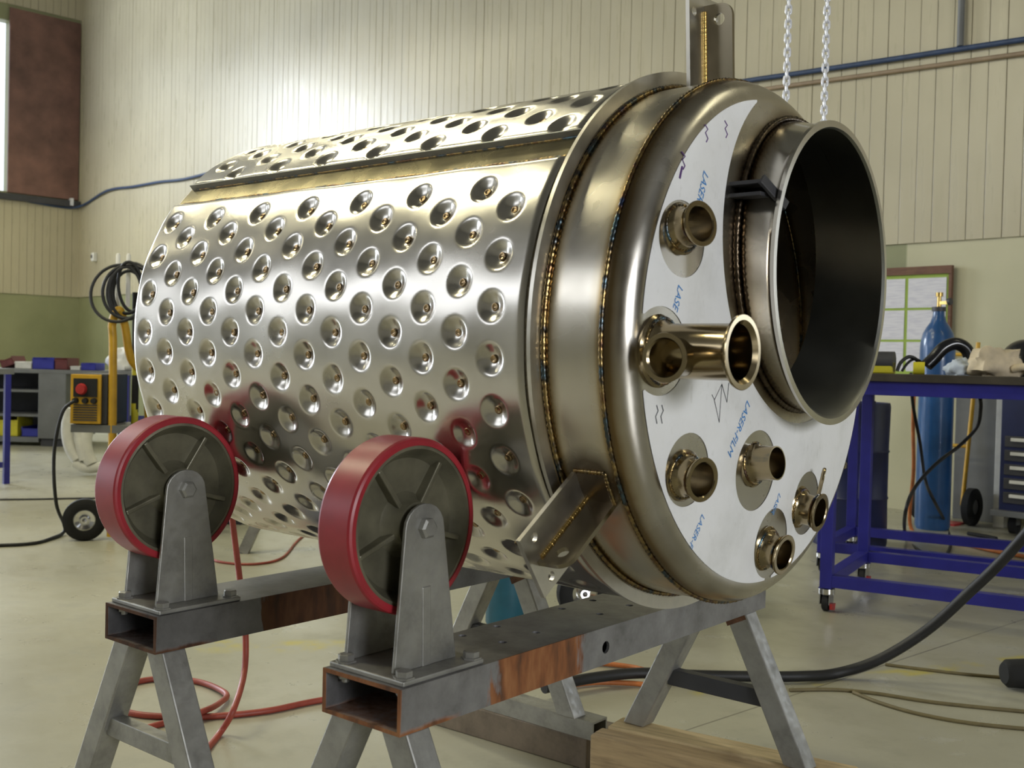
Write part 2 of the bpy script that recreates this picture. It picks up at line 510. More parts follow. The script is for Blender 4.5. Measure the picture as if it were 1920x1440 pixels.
M['bright_yellow'] = simple('yellow_plastic', (.62, .55, .03), .45, 0, .1, 10)
M['black'] = simple('black_rubber', (.012, .012, .012), .8, 0, .3, 12, .1)
M['black_gloss'] = simple('black_gloss', (.012, .012, .014), .2, 0, .2, 12)
M['hose_black'] = simple('black_hose', (.014, .014, .015), .55, 0, .3, 20)
M['red_hose'] = simple('red_air_hose', (.34, .06, .04), .45, 0, .2, 18)
M['orange_hose'] = simple('orange_hose', (.50, .16, .045), .5, 0, .2, 18)
M['olive_hose'] = simple('olive_hose', (.16, .13, .06), .6, 0, .2, 18)
M['blue_cable'] = simple('blue_cable', (.03, .055, .12), .45, 0, .2, 18)
M['brown_pipe'] = simple('brown_conduit', (.30, .22, .14), .5, 0, .2, 8)
M['grey'] = simple('grey_enamel', (.16, .165, .165), .5, 0, .15, 5)
M['grey_dark'] = simple('dark_grey_enamel', (.045, .045, .05), .5, 0, .2, 6)
M['plate_top'] = simple('dark_plate_top', (.07, .06, .045), .5, .5, .3, 9)
M['white'] = simple('white_cloth', (.72, .71, .66), .8, 0, .12, 9, .1)
M['cream'] = simple('cream_leather', (.62, .52, .36), .75, 0, .2, 14, .2)
M['pale_blue'] = simple('pale_blue_cloth', (.52, .58, .66), .8, 0, .12, 14, .1)
M['red_paint'] = simple('red_enamel', (.42, .03, .03), .4, 0, .15, 10)
M['maroon'] = simple('maroon_plastic', (.14, .03, .03), .5, 0, .2, 10)
M['bin_blue'] = simple('blue_plastic', (.03, .035, .32), .45, 0, .12, 8)
M['green_tape'] = simple('green_masking_tape', (.30, .42, .06), .6, 0, .1, 10)
M['brass'] = simple('brass', (.52, .36, .12), .3, 1.0, .2, 14)
M['link'] = simple('zinc_chain', (.80, .81, .86), .35, .3, .1, 30)
def paper():
    m, nt, b = new_mat('printed_paper')
    v = coords(nt, (9, 9, 110)); w = noise_tex(nt, v, 1.0, 2)
    nt.links.new(ramp(nt, w, [(.40, (.60, .59, .66)), (.52, (.70, .69, .74))]), b.inputs['Base Color'])
    b.inputs['Roughness'].default_value = .7
    return m
M['paper'] = paper()
def lamp_mat():
    m, nt, b = new_mat('lamp_lens')
    b.inputs['Base Color'].default_value = (.9, .88, .8, 1); b.inputs['Roughness'].default_value = .4
    b.inputs['Emission Color'].default_value = (1, .9, .66, 1); b.inputs['Emission Strength'].default_value = 3
    return m
M['lamp'] = lamp_mat()
def glass_mat():
    m, nt, b = new_mat('window_glass')
    b.inputs['Base Color'].default_value = (.9, .95, 1, 1); b.inputs['Roughness'].default_value = .02
    b.inputs['Transmission Weight'].default_value = 1; b.inputs['IOR'].default_value = 1.45
    return m

# ------------------------------------------------------------------ the hall
UMAX, VMIN, ZC = 27.0, -17.0, 7.6
ROOM = Matrix.Translation((CORNER[0], CORNER[1], 0)) @ Matrix.Rotation(ROT, 4, 'Z')
def room_obj(mb, name, mat, parent=None, smooth=0):
    o = mb.build(name, mat, parent, smooth)
    if parent is None: o.matrix_world = ROOM
    return o

mb = MB(); mb.box((-.3, VMIN-.3, -.2), (UMAX+.3, .3, 0))
struct(room_obj(mb, 'floor', M['floor']))
mb = MB(); mb.box((-.3, VMIN-.3, ZC), (UMAX+.3, .3, ZC+.2))
struct(room_obj(mb, 'ceiling', M['ceiling']))
def wall_with_holes(axis, lo, hi, t0, t1, holes):
    # wall along axis ('u' or 'v'), boxes around rectangular holes (a0,a1,z0,z1), holes sorted along the axis
    mb = MB()
    def put(a0, a1, z0, z1):
        if a1-a0 < 1e-6 or z1-z0 < 1e-6: return
        if axis == 'u': mb.box((a0, t0, z0), (a1, t1, z1))
        else: mb.box((t0, a0, z0), (t1, a1, z1))
    p = lo
    for a0, a1, z0, z1 in holes:
        put(p, a0, 0, ZC); put(a0, a1, 0, z0); put(a0, a1, z1, ZC); p = a1
    put(p, hi, 0, ZC)
    return mb
wall_back = struct(room_obj(wall_with_holes('u', 0, UMAX, 0, .2, [(19.0, 20.5, 1.1, 2.4)]), 'wall_back', M['dado']))
wall_left = struct(room_obj(wall_with_holes('v', VMIN, 0, -.2, 0, [(-14.2, -10.2, 0, 4.4), (-9.9, -1.16, 3.5, 6.2)]), 'wall_left', M['dado']))
struct(room_obj(wall_with_holes('v', VMIN, 0, UMAX, UMAX+.2, [(-11.0, -5.0, 1.6, 4.2)]), 'wall_right', M['plain_wall']))
struct(room_obj(wall_with_holes('u', 0, UMAX, VMIN-.2, VMIN, [(2.0, 13.0, 3.6, 6.8)]), 'wall_front', M['front_wall']))  # front opening added for the fill panels
# cream vertical boards above the dado, each its own piece
BW, BZ = .12, 1.88
random.seed(4)
mb = MB(); mb.box((0, 0, 0), (BW-.0035, .018, ZC-BZ))
proto = mb.build('board', M['boards'], wall_back, 0, .002)
proto.matrix_local = Matrix.Translation((.004, -.018, BZ))
nb = int(16.2/BW)
for i in range(1, nb):
    share(proto, wall_back, Matrix.Translation((.004+i*BW, -.018 + random.uniform(-.0015, .0025), BZ)))
mb = MB()
for i in range(nb, int(UMAX/BW)):
    u = i*BW
    if 18.95 < u+BW and u < 20.55:
        mb.box((u, -.018, 2.45), (u+BW-.005, 0, ZC)); continue
    mb.box((u, -.018, BZ), (u+BW-.005, 0, ZC))
o = mb.build('board_run', M['boards'], wall_back, 0); o['kind'] = 'stuff'
mb = MB(); mb.box((0, -(BW-.005), 0), (.018, 0, 3.36-BZ))
pl = mb.build('board', M['boards'], wall_left, 0)
pl.matrix_local = Matrix.Translation((0, -.02, BZ))
mb = MB(); mb.box((0, -(BW-.005), 0), (.018, 0, ZC-6.46))
pu = mb.build('board', M['boards'], wall_left, 0)
pu.matrix_local = Matrix.Translation((0, -.02, 6.46))
for i in range(1, 14):
    share(pl, wall_left, Matrix.Translation((random.uniform(-.002, .001), -.02-i*BW, BZ)))
    share(pu, wall_left, Matrix.Translation((random.uniform(-.002, .001), -.02-i*BW, 6.46)))
mb = MB()
for i in range(14, int(-VMIN/BW)):
    v1 = -.02-i*BW
    if -14.3 < v1 and v1-BW < -10.1: mb.box((0, v1-BW+.005, 4.45), (.018, v1, ZC))
    else:
        mb.box((0, v1-BW+.005, BZ), (.018, v1, 3.36)); mb.box((0, v1-BW+.005, 6.46), (.018, v1, ZC))
o = mb.build('board_run', M['boards'], wall_left, 0); o['kind'] = 'stuff'
# brown shutter beside the high window, on its rail
sh = thing('sliding_shutter', 'dark brown plywood sliding shutter beside the bright high window', 'shutter', RM(0, -.06, 3.36), ROT)
mb = MB(); mb.box((.02, -1.125, .12), (.06, 0, 3.04)); mb.build('shutter_panel', M['brown_panel'], sh, 0, .004)
mb = MB(); mb.box((.02, -1.30, 0), (.09, .03, .10)); mb.build('bottom_rail', M['grey_dark'], sh, 0)
mb = MB(); mb.box((.02, -.15, .02), (.12, -.10, .14)); mb.build('rail_stop', M['link'], sh, 0)
# window frames
def window(name, mk, bars):
    w = bpy.data.objects.new(name, None); COL.objects.link(w); w.matrix_world = ROOM; struct(w)
    mb = MB()
    for b0, b1 in bars: mb.box(b0, b1)
    mb.build('window_frame', M['grey_dark'], w, 0)
    return w
window('window_1', None, [((-.12, v-.03, 3.5), (-.05, v+.03, 6.2)) for v in (-9.87, -8.2, -6.4, -4.6, -2.9, -1.7)])
window('window_2', None, [((u-.03, .04, 1.1), (u+.03, .1, 2.4)) for u in (19.03, 19.75, 20.47)])
window('window_3', None, [((27.03, v-.03, 1.6), (27.1, v+.03, 4.2)) for v in (-10.97, -9, -7, -5.03)])
window('added_window', None, [((u-.03, -17.1, 3.6), (u+.03, -17.03, 6.8)) for u in (2.03, 4.8, 7.5, 10.2, 12.97)])  # added frame in front of the fill panels, no known window here
# corner trim
mb = MB(); mb.box((0, -.045, BZ), (.045, 0, ZC)); struct(room_obj(mb, 'trim_1', M['boards']))

# hanging lamps over the floor
WARM = (1.0, .94, .65)
def lamp(x, y, z, power, label, L=2.4, ang=ROT):
    t = thing('strip_light', label, 'lamp', (x, y, z), ang, 'strip lights hanging over the floor')
    h_ = L/2
    mb = MB(); mb.box((-h_-.03, -.06, .03), (h_+.03, .06, .10)); mb.build('housing', M['white'], t, 0, .005)
    mb = MB(); mb.prism([(-.19, -.01), (-.06, .06), (-.055, .05), (-.183, -.016)], -h_, h_, Matrix(((0, 0, 1, 0), (1, 0, 0, 0), (0, 1, 0, 0), (0, 0, 0, 1)))); mb.build('reflector', M['white'], t, 0)
    mb = MB(); mb.prism([(.19, -.01), (.06, .06), (.055, .05), (.183, -.016)], -h_, h_, Matrix(((0, 0, 1, 0), (1, 0, 0, 0), (0, 1, 0, 0), (0, 0, 0, 1)))); mb.build('reflector', M['white'], t, 0)
    for y_ in (-.035, .035):
        mb = MB(); mb.tube([(-h_, y_, .015), (h_, y_, .015)], .016, 10); mb.build('tube', M['lamp'], t, 60)
    for x_ in (-h_*.8, h_*.8):
        mb = MB(); mb.tube([(x_, 0, .10), (x_, 0, ZC-z-.002)], .006, 6); mb.build('drop_rod', M['galv'], t)
    a_ = area('lamp_light', (x, y, z-.012), (L, .30), (0, 0, -1), power, WARM)
    a_.rotation_euler = (0, 0, ang)
    return t
lamps = [(-4.15, -1.35, 5, 120), (-3.7, 1.15, 5, 50), (-4.76, 3.05, 5, 24), (-9.09, 4.65, 5, 34), (-14.0, 3.9, 4.9, 80),
         (-9.0, -2.5, 5, 25), (2.6, 2.6, 5, 14)]
for q in lamps:
    lamp(*q, 'twin tube strip light hanging on rods below the ceiling')

# ------------------------------------------------------------------ the pressure vessel
ZA = 1.02
ves = thing('pressure_vessel', 'large stainless steel tank with dimpled jacket lying on red rollers', 'tank', (0, 0, ZA))
# local frame: X along the axis, front head towards +X
def cyl(x, th, r):   # th in degrees from the side facing the camera upwards
    a = math.radians(th); return Vector((x, -math.cos(a)*r, math.sin(a)*r))
RJ, RI = .45, .4385
mb = MB()
prof = [(-.935, .0), (-.932, .12), (-.915, .25), (-.885, .35), (-.850, .415), (-.822, RI), (-.80, RI), (.222, RI)]
mb.lathe(prof, None, 160)
mb.build('inner_shell', M['course'], ves, 40)
def jacket(th_hi, th_lo, x0, x1, gx0, gth0, sign, name):
    pitch, dth, a, dep = .1397, 5.0023, .0262, .0100
    nth = int(abs(th_hi-th_lo)/.45); nx = int((x1-x0)/.0036)
    th = np.linspace(th_hi, th_lo, nth+1); xs = np.linspace(x0, x1, nx+1)
    T, X = np.meshgrid(th, xs, indexing='ij')
    D = np.zeros_like(T); R = np.full_like(T, RJ)
    # slow waviness of the sheet
    R += .0007*np.sin(X*31+T*.22)*np.sin(T*.19+1.3) + .0005*np.sin(X*17-T*.31+.7)
    k = np.round((T-gth0)/(sign*dth))
    for dk in (-1, 0, 1):
        kk = k+dk
        off = np.where(np.mod(kk, 2) == 1, .5, 0.)
        i = np.clip(np.round((X-gx0)/pitch-off), 0, 6)
        cx = gx0+pitch*(i+off); ct = gth0+sign*dth*kk
        ok = (ct < th_hi-2.) & (ct > th_lo+2.)
        r = np.hypot(X-cx, np.radians(T-ct)*RJ)
        t = np.clip((r-.004)/(a-.004), 0, 1)
        D = np.maximum(D, np.where(ok & (r < a), dep*(1-t*t)**1.6, 0))
    # sheet rolls down to the inner shell along its edges
    e = np.minimum(np.minimum(X-x0, x1-X), np.minimum(np.radians(th_hi-T), np.radians(T-th_lo))*RJ)
    R = R - D - .0045*np.clip(1-e/.010, 0, 1)**2
    A = np.radians(T)
    V = np.stack([X, -np.cos(A)*R, np.sin(A)*R], -1).reshape(-1, 3)
    idx = np.arange((nth+1)*(nx+1)).reshape(nth+1, nx+1)
    Fq = np.stack([idx[:-1, :-1], idx[1:, :-1], idx[1:, 1:], idx[:-1, 1:]], -1).reshape(-1, 4)
    # skirt
    loop = np.concatenate([idx[0, :], idx[1:, -1], idx[-1, ::-1][1:], idx[::-1, 0][1:-1]])
    sk = V[loop].copy(); rad = np.hypot(sk[:, 1], sk[:, 2]); sk[:, 1:] *= ((RI-.002)/rad)[:, None]
    base = len(V); n = len(loop); V = np.concatenate([V, sk])
    j = np.arange(n); jn = (j+1) % n
    Fs = np.stack([loop[j], base+j, base+jn, loop[jn]], -1)
    Fq = np.concatenate([Fq, Fs])
    me = bpy.data.meshes.new(name)
    me.vertices.add(len(V)); me.vertices.foreach_set('co', V.ravel())
    me.loops.add(Fq.size); me.loops.foreach_set('vertex_index', Fq.ravel().astype(np.int32))
    me.polygons.add(len(Fq)); me.polygons.foreach_set('loop_start', np.arange(0, Fq.size, 4, dtype=np.int32))
    me.update(calc_edges=True); me.validate()
    bm = bmesh.new(); bm.from_mesh(me); bmesh.ops.recalc_face_normals(bm, faces=bm.faces)
    bm.to_mesh(me); bm.free()
    return link(name, me, M['jacket'], ves, 50)
JX0, JX1 = -.816, .198
GA, GB = (-.7707, 30.26), (-.757, 53.0)
pa = jacket(37.2, -140, JX0, JX1, GA[0], GA[1], -1, 'jacket_panel')
pb = jacket(213, 44.6, JX0, JX1, GB[0], GB[1], 1, 'jacket_panel')
# spot welds in the dimples that can be seen
mb = MB()
mb.lathe([(.0, .0062), (.0010, .0066), (.0020, .0058), (.0022, .0048), (.0012, .0036), (.0012, .0)], None, 14)
spot0 = mb.build('spot_weld', M['spot'], pa, 60)
first = True
for panel, g, sgn, kmax in ((pa, GA, -1, 22), (pb, GB, 1, 5)):
    for k in range(kmax):
        for i in range(7):
            x = g[0]+.1397*(i+(.5 if k % 2 else 0)); th = g[1]+sgn*5.0023*k
            p = cyl(x, th, RJ-.0101); n = cyl(0, th, 1)
            Mx = frame_x(p, n, (1, 0, 0))
            if first: spot0.matrix_local = Mx; first = False
            else: share(spot0, panel, Mx)
# longitudinal seam beads
def bead(pts, r, name, closed=False, mat='weld', n=7, parent=ves, wav=7):
    rr = [r*(1+.22*math.sin(i*wav*.55)+.12*noise.noise(Vector((i*.31, r*900, 2)))) for i in range(len(pts))]
    mb = MB(); mb.tube(pts, rr, n, closed)
    return mb.build(name, M[mat], parent, 80)
bead([cyl(-.80+i*.0035, 38.0+.12*math.sin(i*.21), RI+.001) for i in range(285)], .0028, 'seam_weld')
bead([cyl(-.80+i*.0035, 44.2, RI+.0005) for i in range(285)], .0022, 'seam_weld')
a44 = math.radians(44.55); er_ = cyl(0, 44.55, 1); et_ = Vector((0, math.sin(a44), math.cos(a44)))
Ms_ = Matrix(((1, 0, 0, 0), (0, er_.y, et_.y, er_.y*(RI-.001)), (0, er_.z, et_.z, er_.z*(RI-.001)), (0, 0, 0, 1)))
mb = MB(); mb.prism([(-.814, 0), (.2, 0), (.2, .0138), (-.814, .0138)], -.0028, .0, Ms_)
mb.build('seam_strip', M['strip'], ves, 0)
vs_ = []; fs_ = []
for i in range(9):
    th = 38.0+(44.3-38.0)*i/8
    vs_ += [cyl(-.818, th, RI+.0006), cyl(.205, th, RI+.0006)]
    if i: fs_.append((2*i-2, 2*i-1, 2*i+1, 2*i))
mb = MB(); mb.add(vs_, fs_); mb.build('seam_band', M['seam_band'], ves, 60)
# collar ring, course, welds
mb = MB(); mb.lathe([(.214, .436), (.214, .459), (.2205, .459), (.2205, .436)], None, 200, closed=True)
mb.build('collar_ring', M['edge'], ves, 30)
RC = .430
mb = MB(); mb.lathe([(.2, RC), (.323, RC)], None, 200); mb.build('front_course', M['course'], ves, 40)
def ring_pts(x, r, n): return [(x, r*math.cos(2*PI*i/n), r*math.sin(2*PI*i/n)) for i in range(n)]
bead(ring_pts(.2235, RC+.0025, 700), .0042, 'ring_weld', True)
bead(ring_pts(.322, RC+.0005, 700), .0036, 'ring_weld', True)
bead(ring_pts(.2055, RI+.003, 500), .003, 'ring_weld', True, 'edge')
# front head with the manway hole
KM, KR = .388, .042
NB = Vector((.30, .099, .156)); RIMC = Vector((.443, .075, .118))
MC = NB.lerp(RIMC, (.376-.30)/.143)      # manway centre at the head
def head_x(r):
    if r <= KM: return .364+.021*(1-(r/KM)**2)
    q = min(1., (r-KM)/KR); return .322+KR*math.sqrt(max(0, 1-q*q))
rs = [i*.004 for i in range(0, int(KM/.004))] + [KM+KR*math.sin(a*PI/2/14) for a in range(15)]
NS = 220
vs_ = [(head_x(r), r*math.cos(2*PI*k/NS), r*math.sin(2*PI*k/NS)) for r in rs for k in range(NS)]
fs_ = []
def inman(p): return math.hypot(p[1]-MC.y, p[2]-MC.z) < .236
for i in range(len(rs)-1):
    for k in range(NS):
        l = (k+1) % NS
        q = (i*NS+k, i*NS+l, (i+1)*NS+l, (i+1)*NS+k)
        if not any(inman(vs_[j]) for j in q): fs_.append(q)
mb = MB(); mb.add(vs_, fs_); mb.build('front_head', M['head'], ves, 40)
# nozzles: tip given, axis leaning a little outwards
def hp(y, z, off=0.): return Vector((head_x(math.hypot(y, z))+off, y, z))
def nozzle(tip, axis, L, rp, rf, kind, label):
    tip = Vector(tip); ax = Vector(axis).normalized(); b = tip-ax*L
    Mx = frame_x(b, ax)
    pr = [(-.03, rp), (.0, rp+.012), (.003, rp+.0095), (.008, rp+.0035), (.014, rp+.0005), (L-.012, rp)]
    if kind == 'ferrule': pr += [(L-.008, rp+.0005), (L-.0045, rf-.0012), (L-.003, rf), (L-.0008, rf), (L, rf-.001), (L, rp-.0005), (L-.0015, rp-.002)]
    else: pr += [(L, rp), (L, rp-.002)]
    pr += [(L-.02, rp-.0025), (-.05, rp-.0025)]
    mb = MB(); mb.lathe(pr, Mx, 40)
    o = mb.build('nozzle', M['nozzle'], ves, 35); o['label'] = label
    wr = rp+.006
    pts = [Mx @ Vector((.004, wr*math.cos(2*PI*i/90), wr*math.sin(2*PI*i/90))) for i in range(90)]
    bead(pts, .0028, 'nozzle_weld', True, 'weld', 6, o)
    if kind == 'ferrule':
        pts = [Mx @ Vector((L-.010, (rp+.001)*math.cos(2*PI*i/60), (rp+.001)*math.sin(2*PI*i/60))) for i in range(60)]
        bead(pts, .0016, 'ferrule_weld', True, 'weld', 6, o)
    return o
nozzle((.409, -.3175, .160), (.965, -.24, .10), .040, .0265, .0325, 'ferrule', 'short pipe nozzle with clamp ferrule')
nozzle((.408, -.2905, -.2020), (.97, -.22, -.07), .038, .0265, .0325, 'ferrule', 'short pipe nozzle with clamp ferrule')
nozzle((.421, -.0800, -.1890), (1, -.06, .08), .044, .0270, .0325, 'plain', 'plain short pipe stub')
nozzle((.405, -.0080, -.3450), (.985, -.06, -.15), .036, .0265, .0335, 'ferrule', 'short pipe nozzle with clamp ferrule')
n6 = nozzle((.410, .1180, -.2870), (.985, .02, -.13), .040, .0265, .0335, 'ferrule', 'short pipe nozzle with clamp ferrule')
mb = MB(); mb.tube(spline([(.405, .118, -.255), (.408, .125, -.228), (.404, .142, -.214), (.398, .150, -.226)], 6), .0035, 8)
mb.build('clamp_hook', M['nozzle'], n6)
# tee nozzle: wide pipe along the axis with a side outlet towards the open floor
ty, tz = -.351, -.020
pb_ = hp(ty, tz)
mb = MB()
Lt = .497-pb_.x
mb.lathe([(-.03, .0385), (0, .052), (.004, .047), (.012, .0405), (.02, .0385), (Lt-.014, .0385), (Lt-.008, .041), (Lt-.004, .050), (Lt-.001, .051), (Lt, .050), (Lt, .0430), (Lt-.006, .0375), (Lt-.02, .0365), (-.05, .0365)], frame_x(pb_, (1, 0, 0)), 48)
tee = mb.build('nozzle', M['nozzle'], ves, 35); tee['label'] = 'wide tee nozzle with a side outlet'
bo = Vector((pb_.x+.048, ty-.010, tz-.008)); Lb = .062
mb = MB()
mb.lathe([(.0, .0265), (Lb-.012, .0265), (Lb-.008, .0275), (Lb-.004, .0325), (Lb-.001, .0335), (Lb, .033), (Lb, .0268), (Lb-.003, .0245), (.0, .024)], frame_x(bo, (.05, -1, -.03)), 40)
mb.build('side_outlet', M['nozzle'], tee, 35)
bead([pb_ + Vector((.005, .046*math.cos(2*PI*i/110), .046*math.sin(2*PI*i/110))) for i in range(110)], .003, 'nozzle_weld', True, 'weld', 6, tee)
# white film on the head, cut away round manway and nozzles
h = .0038; nmax = int(.40/h)
BC = (.087, .150, .283)
cut = [(-.302, .142, .0555), (ty, tz, .0630), (-.270, -.192, .0545), (-.068, -.205, .0650), (.012, -.332, .0590), (.141, -.276, .0560)]
def sdf(y, z):
    r = math.hypot(y, z)
    s = r-.394
    s = max(s, BC[2]-math.hypot(y-BC[0], z-BC[1]))
    for cy, cz, cr in cut: s = max(s, cr-math.hypot(y-cy, z-cz))
    return s
S = {(i, j): sdf(i*h, j*h) for i in range(-nmax, nmax+1) for j in range(-nmax, nmax+1)}
cells = [((i, j), (i+1, j), (i+1, j+1), (i, j+1)) for i in range(-nmax, nmax) for j in range(-nmax, nmax)]
cells = [q for q in cells if sum(S[p] for p in q)/4 < 0 and max(S[p] for p in q) < h*.75]
cnt = {}
for q in cells:
    for k in range(4):
        e = tuple(sorted((q[k], q[(k+1) % 4]))); cnt[e] = cnt.get(e, 0)+1
edge_v = {p for e, c in cnt.items() if c == 1 for p in e}
vid = {}; vs_ = []; fs_ = []
def vget(i, j):
    if (i, j) in vid: return vid[(i, j)]
    y, z = i*h, j*h
    if (i, j) in edge_v:
        for _ in range(6):
            s = sdf(y, z); e = 1e-5
            gy = (sdf(y+e, z)-s)/e; gz = (sdf(y, z+e)-s)/e
            g = math.hypot(gy, gz) or 1
            y -= s*gy/g; z -= s*gz/g
    vs_.append(hp(y, z, .0009)); vid[(i, j)] = len(vs_)-1
    return vid[(i, j)]
for q in cells: fs_.append(tuple(vget(*p) for p in q))
mb = MB(); mb.add(vs_, fs_)
film = mb.build('protective_film', M['film'], ves, 60)
film['label'] = 'white protective film printed with blue lettering'
def head_text(body, p0, p1, size, mat, clip=None):
    cu = bpy.data.curves.new('t', 'FONT'); cu.body = body; cu.size = size; cu.shear = .25
    to = bpy.data.objects.new('t', cu); COL.objects.link(to)
    dg = bpy.context.evaluated_depsgraph_get()
    me = bpy.data.meshes.new_from_object(to.evaluated_get(dg))
    bpy.data.objects.remove(to); bpy.data.curves.remove(cu)
    xs = [v.co.x for v in me.vertices]; w = max(xs)
    d = Vector((p1[0]-p0[0], p1[1]-p0[1])); Lw = d.length; d.normalize(); u = Vector((-d.y, d.x))
    k = Lw/w
    for v in me.vertices:
        y = p0[0]+d.x*v.co.x*k+u.x*v.co.y*k*1.05; z = p0[1]+d.y*v.co.x*k+u.y*v.co.y*k*1.05
        v.co = hp(y, z, .0015)
    o = link('film_lettering', me, mat, film, 0)
    o['label'] = 'printed words on the film'
    return o
head_text('LASER-F', (-.244, .250), (-.272, .187), .03, M['print_blue'])
head_text('LASE', (-.312, .077), (-.326, .040), .03, M['print_blue'])
head_text('LASER-FILM', (-.113, -.090), (-.165, -.173), .03, M['print_blue'])
head_text('LASER-F', (-.222, -.260), (-.250, -.308), .03, M['print_blue'])
head_text('LASER', (.022, -.247), (.000, -.279), .03, M['print_blue'])
def stroke(pts, r, mat):
    mb = MB(); mb.tube([hp(y, z, .0012) for y, z in pts], r, 5); mb.build('marker_stroke', mat, film)
a0 = Vector((-.205, -.085))
def mk(px): # strokes given in mm on the film, y right, z up
    return [(-.194+x*.001, -.094+z*.001) for x, z in px]
stroke(mk([(-24, 12), (-17, 4), (2, 28), (0, -30), (-17, 4)]), .0007, M['marker'])
stroke(mk([(2, 28), (19, 0), (22, 30)]), .0007, M['marker'])
for cy, cz in ((-.232, .306), (-.176, .322), (-.295, .256)):
    stroke([(cy-.004, cz+.012), (cy+.003, cz+.006), (cy-.004, cz), (cy+.002, cz-.008), (cy-.003, cz-.014)], .0011, M['marker_purple'])
stroke([(-.300, .246), (-.307, .228)], .0018, M['marker_purple'])
for dy in (0, .012):
    stroke([(-.355+dy, -.096), (-.351+dy, -.104), (-.356+dy, -.112), (-.352+dy, -.122)], .0009, M['marker'])
# manway neck
def neck_ring(x, r, n=128):
    t = (x-NB.x)/(RIMC.x-NB.x); c = NB.lerp(RIMC, t)
    return [Vector((x + .033*r*-math.cos(2*PI*k/n), c.y+r*math.cos(2*PI*k/n), c.z+r*math.sin(2*PI*k/n))) for k in range(n)]
def rings_mesh(seq, n=128):
    vs_ = [p for x, r in seq for p in neck_ring(x, r, n)]; fs_ = []
    for i in range(len(seq)-1):
        for k in range(n):
            l = (k+1) % n; fs_.append((i*n+k, (i+1)*n+k, (i+1)*n+l, i*n+l))
    mb = MB(); mb.add(vs_, fs_); return mb
man = rings_mesh([(.30, .2415), (.425, .2415), (.432, .2435), (.436, .2495), (.443, .2505), (.443, .2400)]).build('manway_neck', M['neck'], ves, 35)
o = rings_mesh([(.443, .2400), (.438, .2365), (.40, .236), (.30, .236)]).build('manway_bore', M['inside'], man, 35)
pts = []
for k in range(360):
    a = 2*PI*k/360; y = MC.y+.2465*math.cos(a); z = MC.z+.2465*math.sin(a)
    pts.append((head_x(math.hypot(y, z))+.003, y, z))
bead(pts, .0050, 'manway_weld', True, 'weld_dark', 8, man)
# hinge bracket on the manway
hg = MB()
Mh = frame_z((0, 0, 0), (0, .35, 1), (1, 0, 0))
for zc in (.236, .218):
    hg.box((.372, -.172, zc), (.425, -.130, zc+.006))
hg.bar((.424, -.168, .243), (.446, -.128, .205), .018, .006, (1, 0, 0))
hg.build('hinge_lug', M['grey_dark'], man, 0, .001)
# three support brackets round the course
def bracket(thc):
    a = math.radians(thc)
    er = Vector((0, -math.cos(a), math.sin(a))); et = Vector((0, -math.sin(a), -math.cos(a)))   # et: clockwise (downwards on the near side)
    Mb = Matrix(((0, 0, 1, .243), (er.y, et.y, 0, 0), (er.z, et.z, 0, 0), (0, 0, 0, 1)))        # local x radial, y tangential, z along axis
    def cutplate(poly, holes, t0, t1, Mp, name):
        bm = bmesh.new()
        vs_ = [bm.verts.new((p[0], p[1], t0)) for p in poly]
        ed = [bm.edges.new((vs_[i], vs_[(i+1) % len(vs_)])) for i in range(len(vs_))]
        for hx, hy, hr in holes:
            hv = [bm.verts.new((hx+hr*math.cos(2*PI*i/16), hy+hr*math.sin(2*PI*i/16), t0)) for i in range(16)]
            ed += [bm.edges.new((hv[i], hv[(i+1) % 16])) for i in range(16)]
        bmesh.ops.triangle_fill(bm, use_beauty=True, use_dissolve=False, edges=ed)
        r = bmesh.ops.extrude_face_region(bm, geom=bm.faces[:])
        for e in r['geom']:
            if isinstance(e, bmesh.types.BMVert): e.co.z += (t1-t0)
        bmesh.ops.transform(bm, matrix=Mp, verts=bm.verts)
        bmesh.ops.recalc_face_normals(bm, faces=bm.faces)
        me = bpy.data.meshes.new(name); bm.to_mesh(me); bm.free()
        return me
    root = link('support_bracket', cutplate([(.405, -.053), (.580, -.053), (.580, .053), (.405, .053)], [(.552, -.037, .0075), (.552, .037, .0075)], 0, .007, Mb, 'support_bracket'), M['edge'], ves, 20)
    # gusset: local x radial, y along axis
    Mg = Matrix(((0, 1, 0, .250), (er.y, 0, et.y, 0), (er.z, 0, et.z, 0), (0, 0, 0, 1)))
    arc = [(.566-.022+.022*math.sin(t), .052-.022+.022*math.cos(t)) for t in [i*PI/2/6 for i in range(7)]]
    poly = [(.405, 0), (.566, 0)] + arc[::-1] + [(.405, .052)]
    link('gusset_plate', cutplate(poly, [(.540, .028, .010)], -.003, .004, Mg, 'gusset_plate'), M['gusset'], root, 20)
    for side in (-.004, .005):
        pts = [Vector((.2515, 0, 0)) + er*(.43+i*.0016) + et*side for i in range(80)]
        bead(pts, .003, 'bracket_weld', False, 'brass', 6, root)
    q = []
    for x0, t0, x1, t1 in ((.248, -.056, .302, -.056), (.302, -.056, .302, 0)):
        for i in range(24):
            k = i/23; tt = (t0+(t1-t0)*k)/RC
            q.append(Vector((x0+(x1-x0)*k, 0, 0)) + er*(RC*math.cos(tt)) + et*(RC*math.sin(tt)))
    bead(q, .0035, 'bracket_weld', False, 'weld', 6, root)
    return root
for t_ in (-34.5, 85.5, 205.5): bracket(t_)

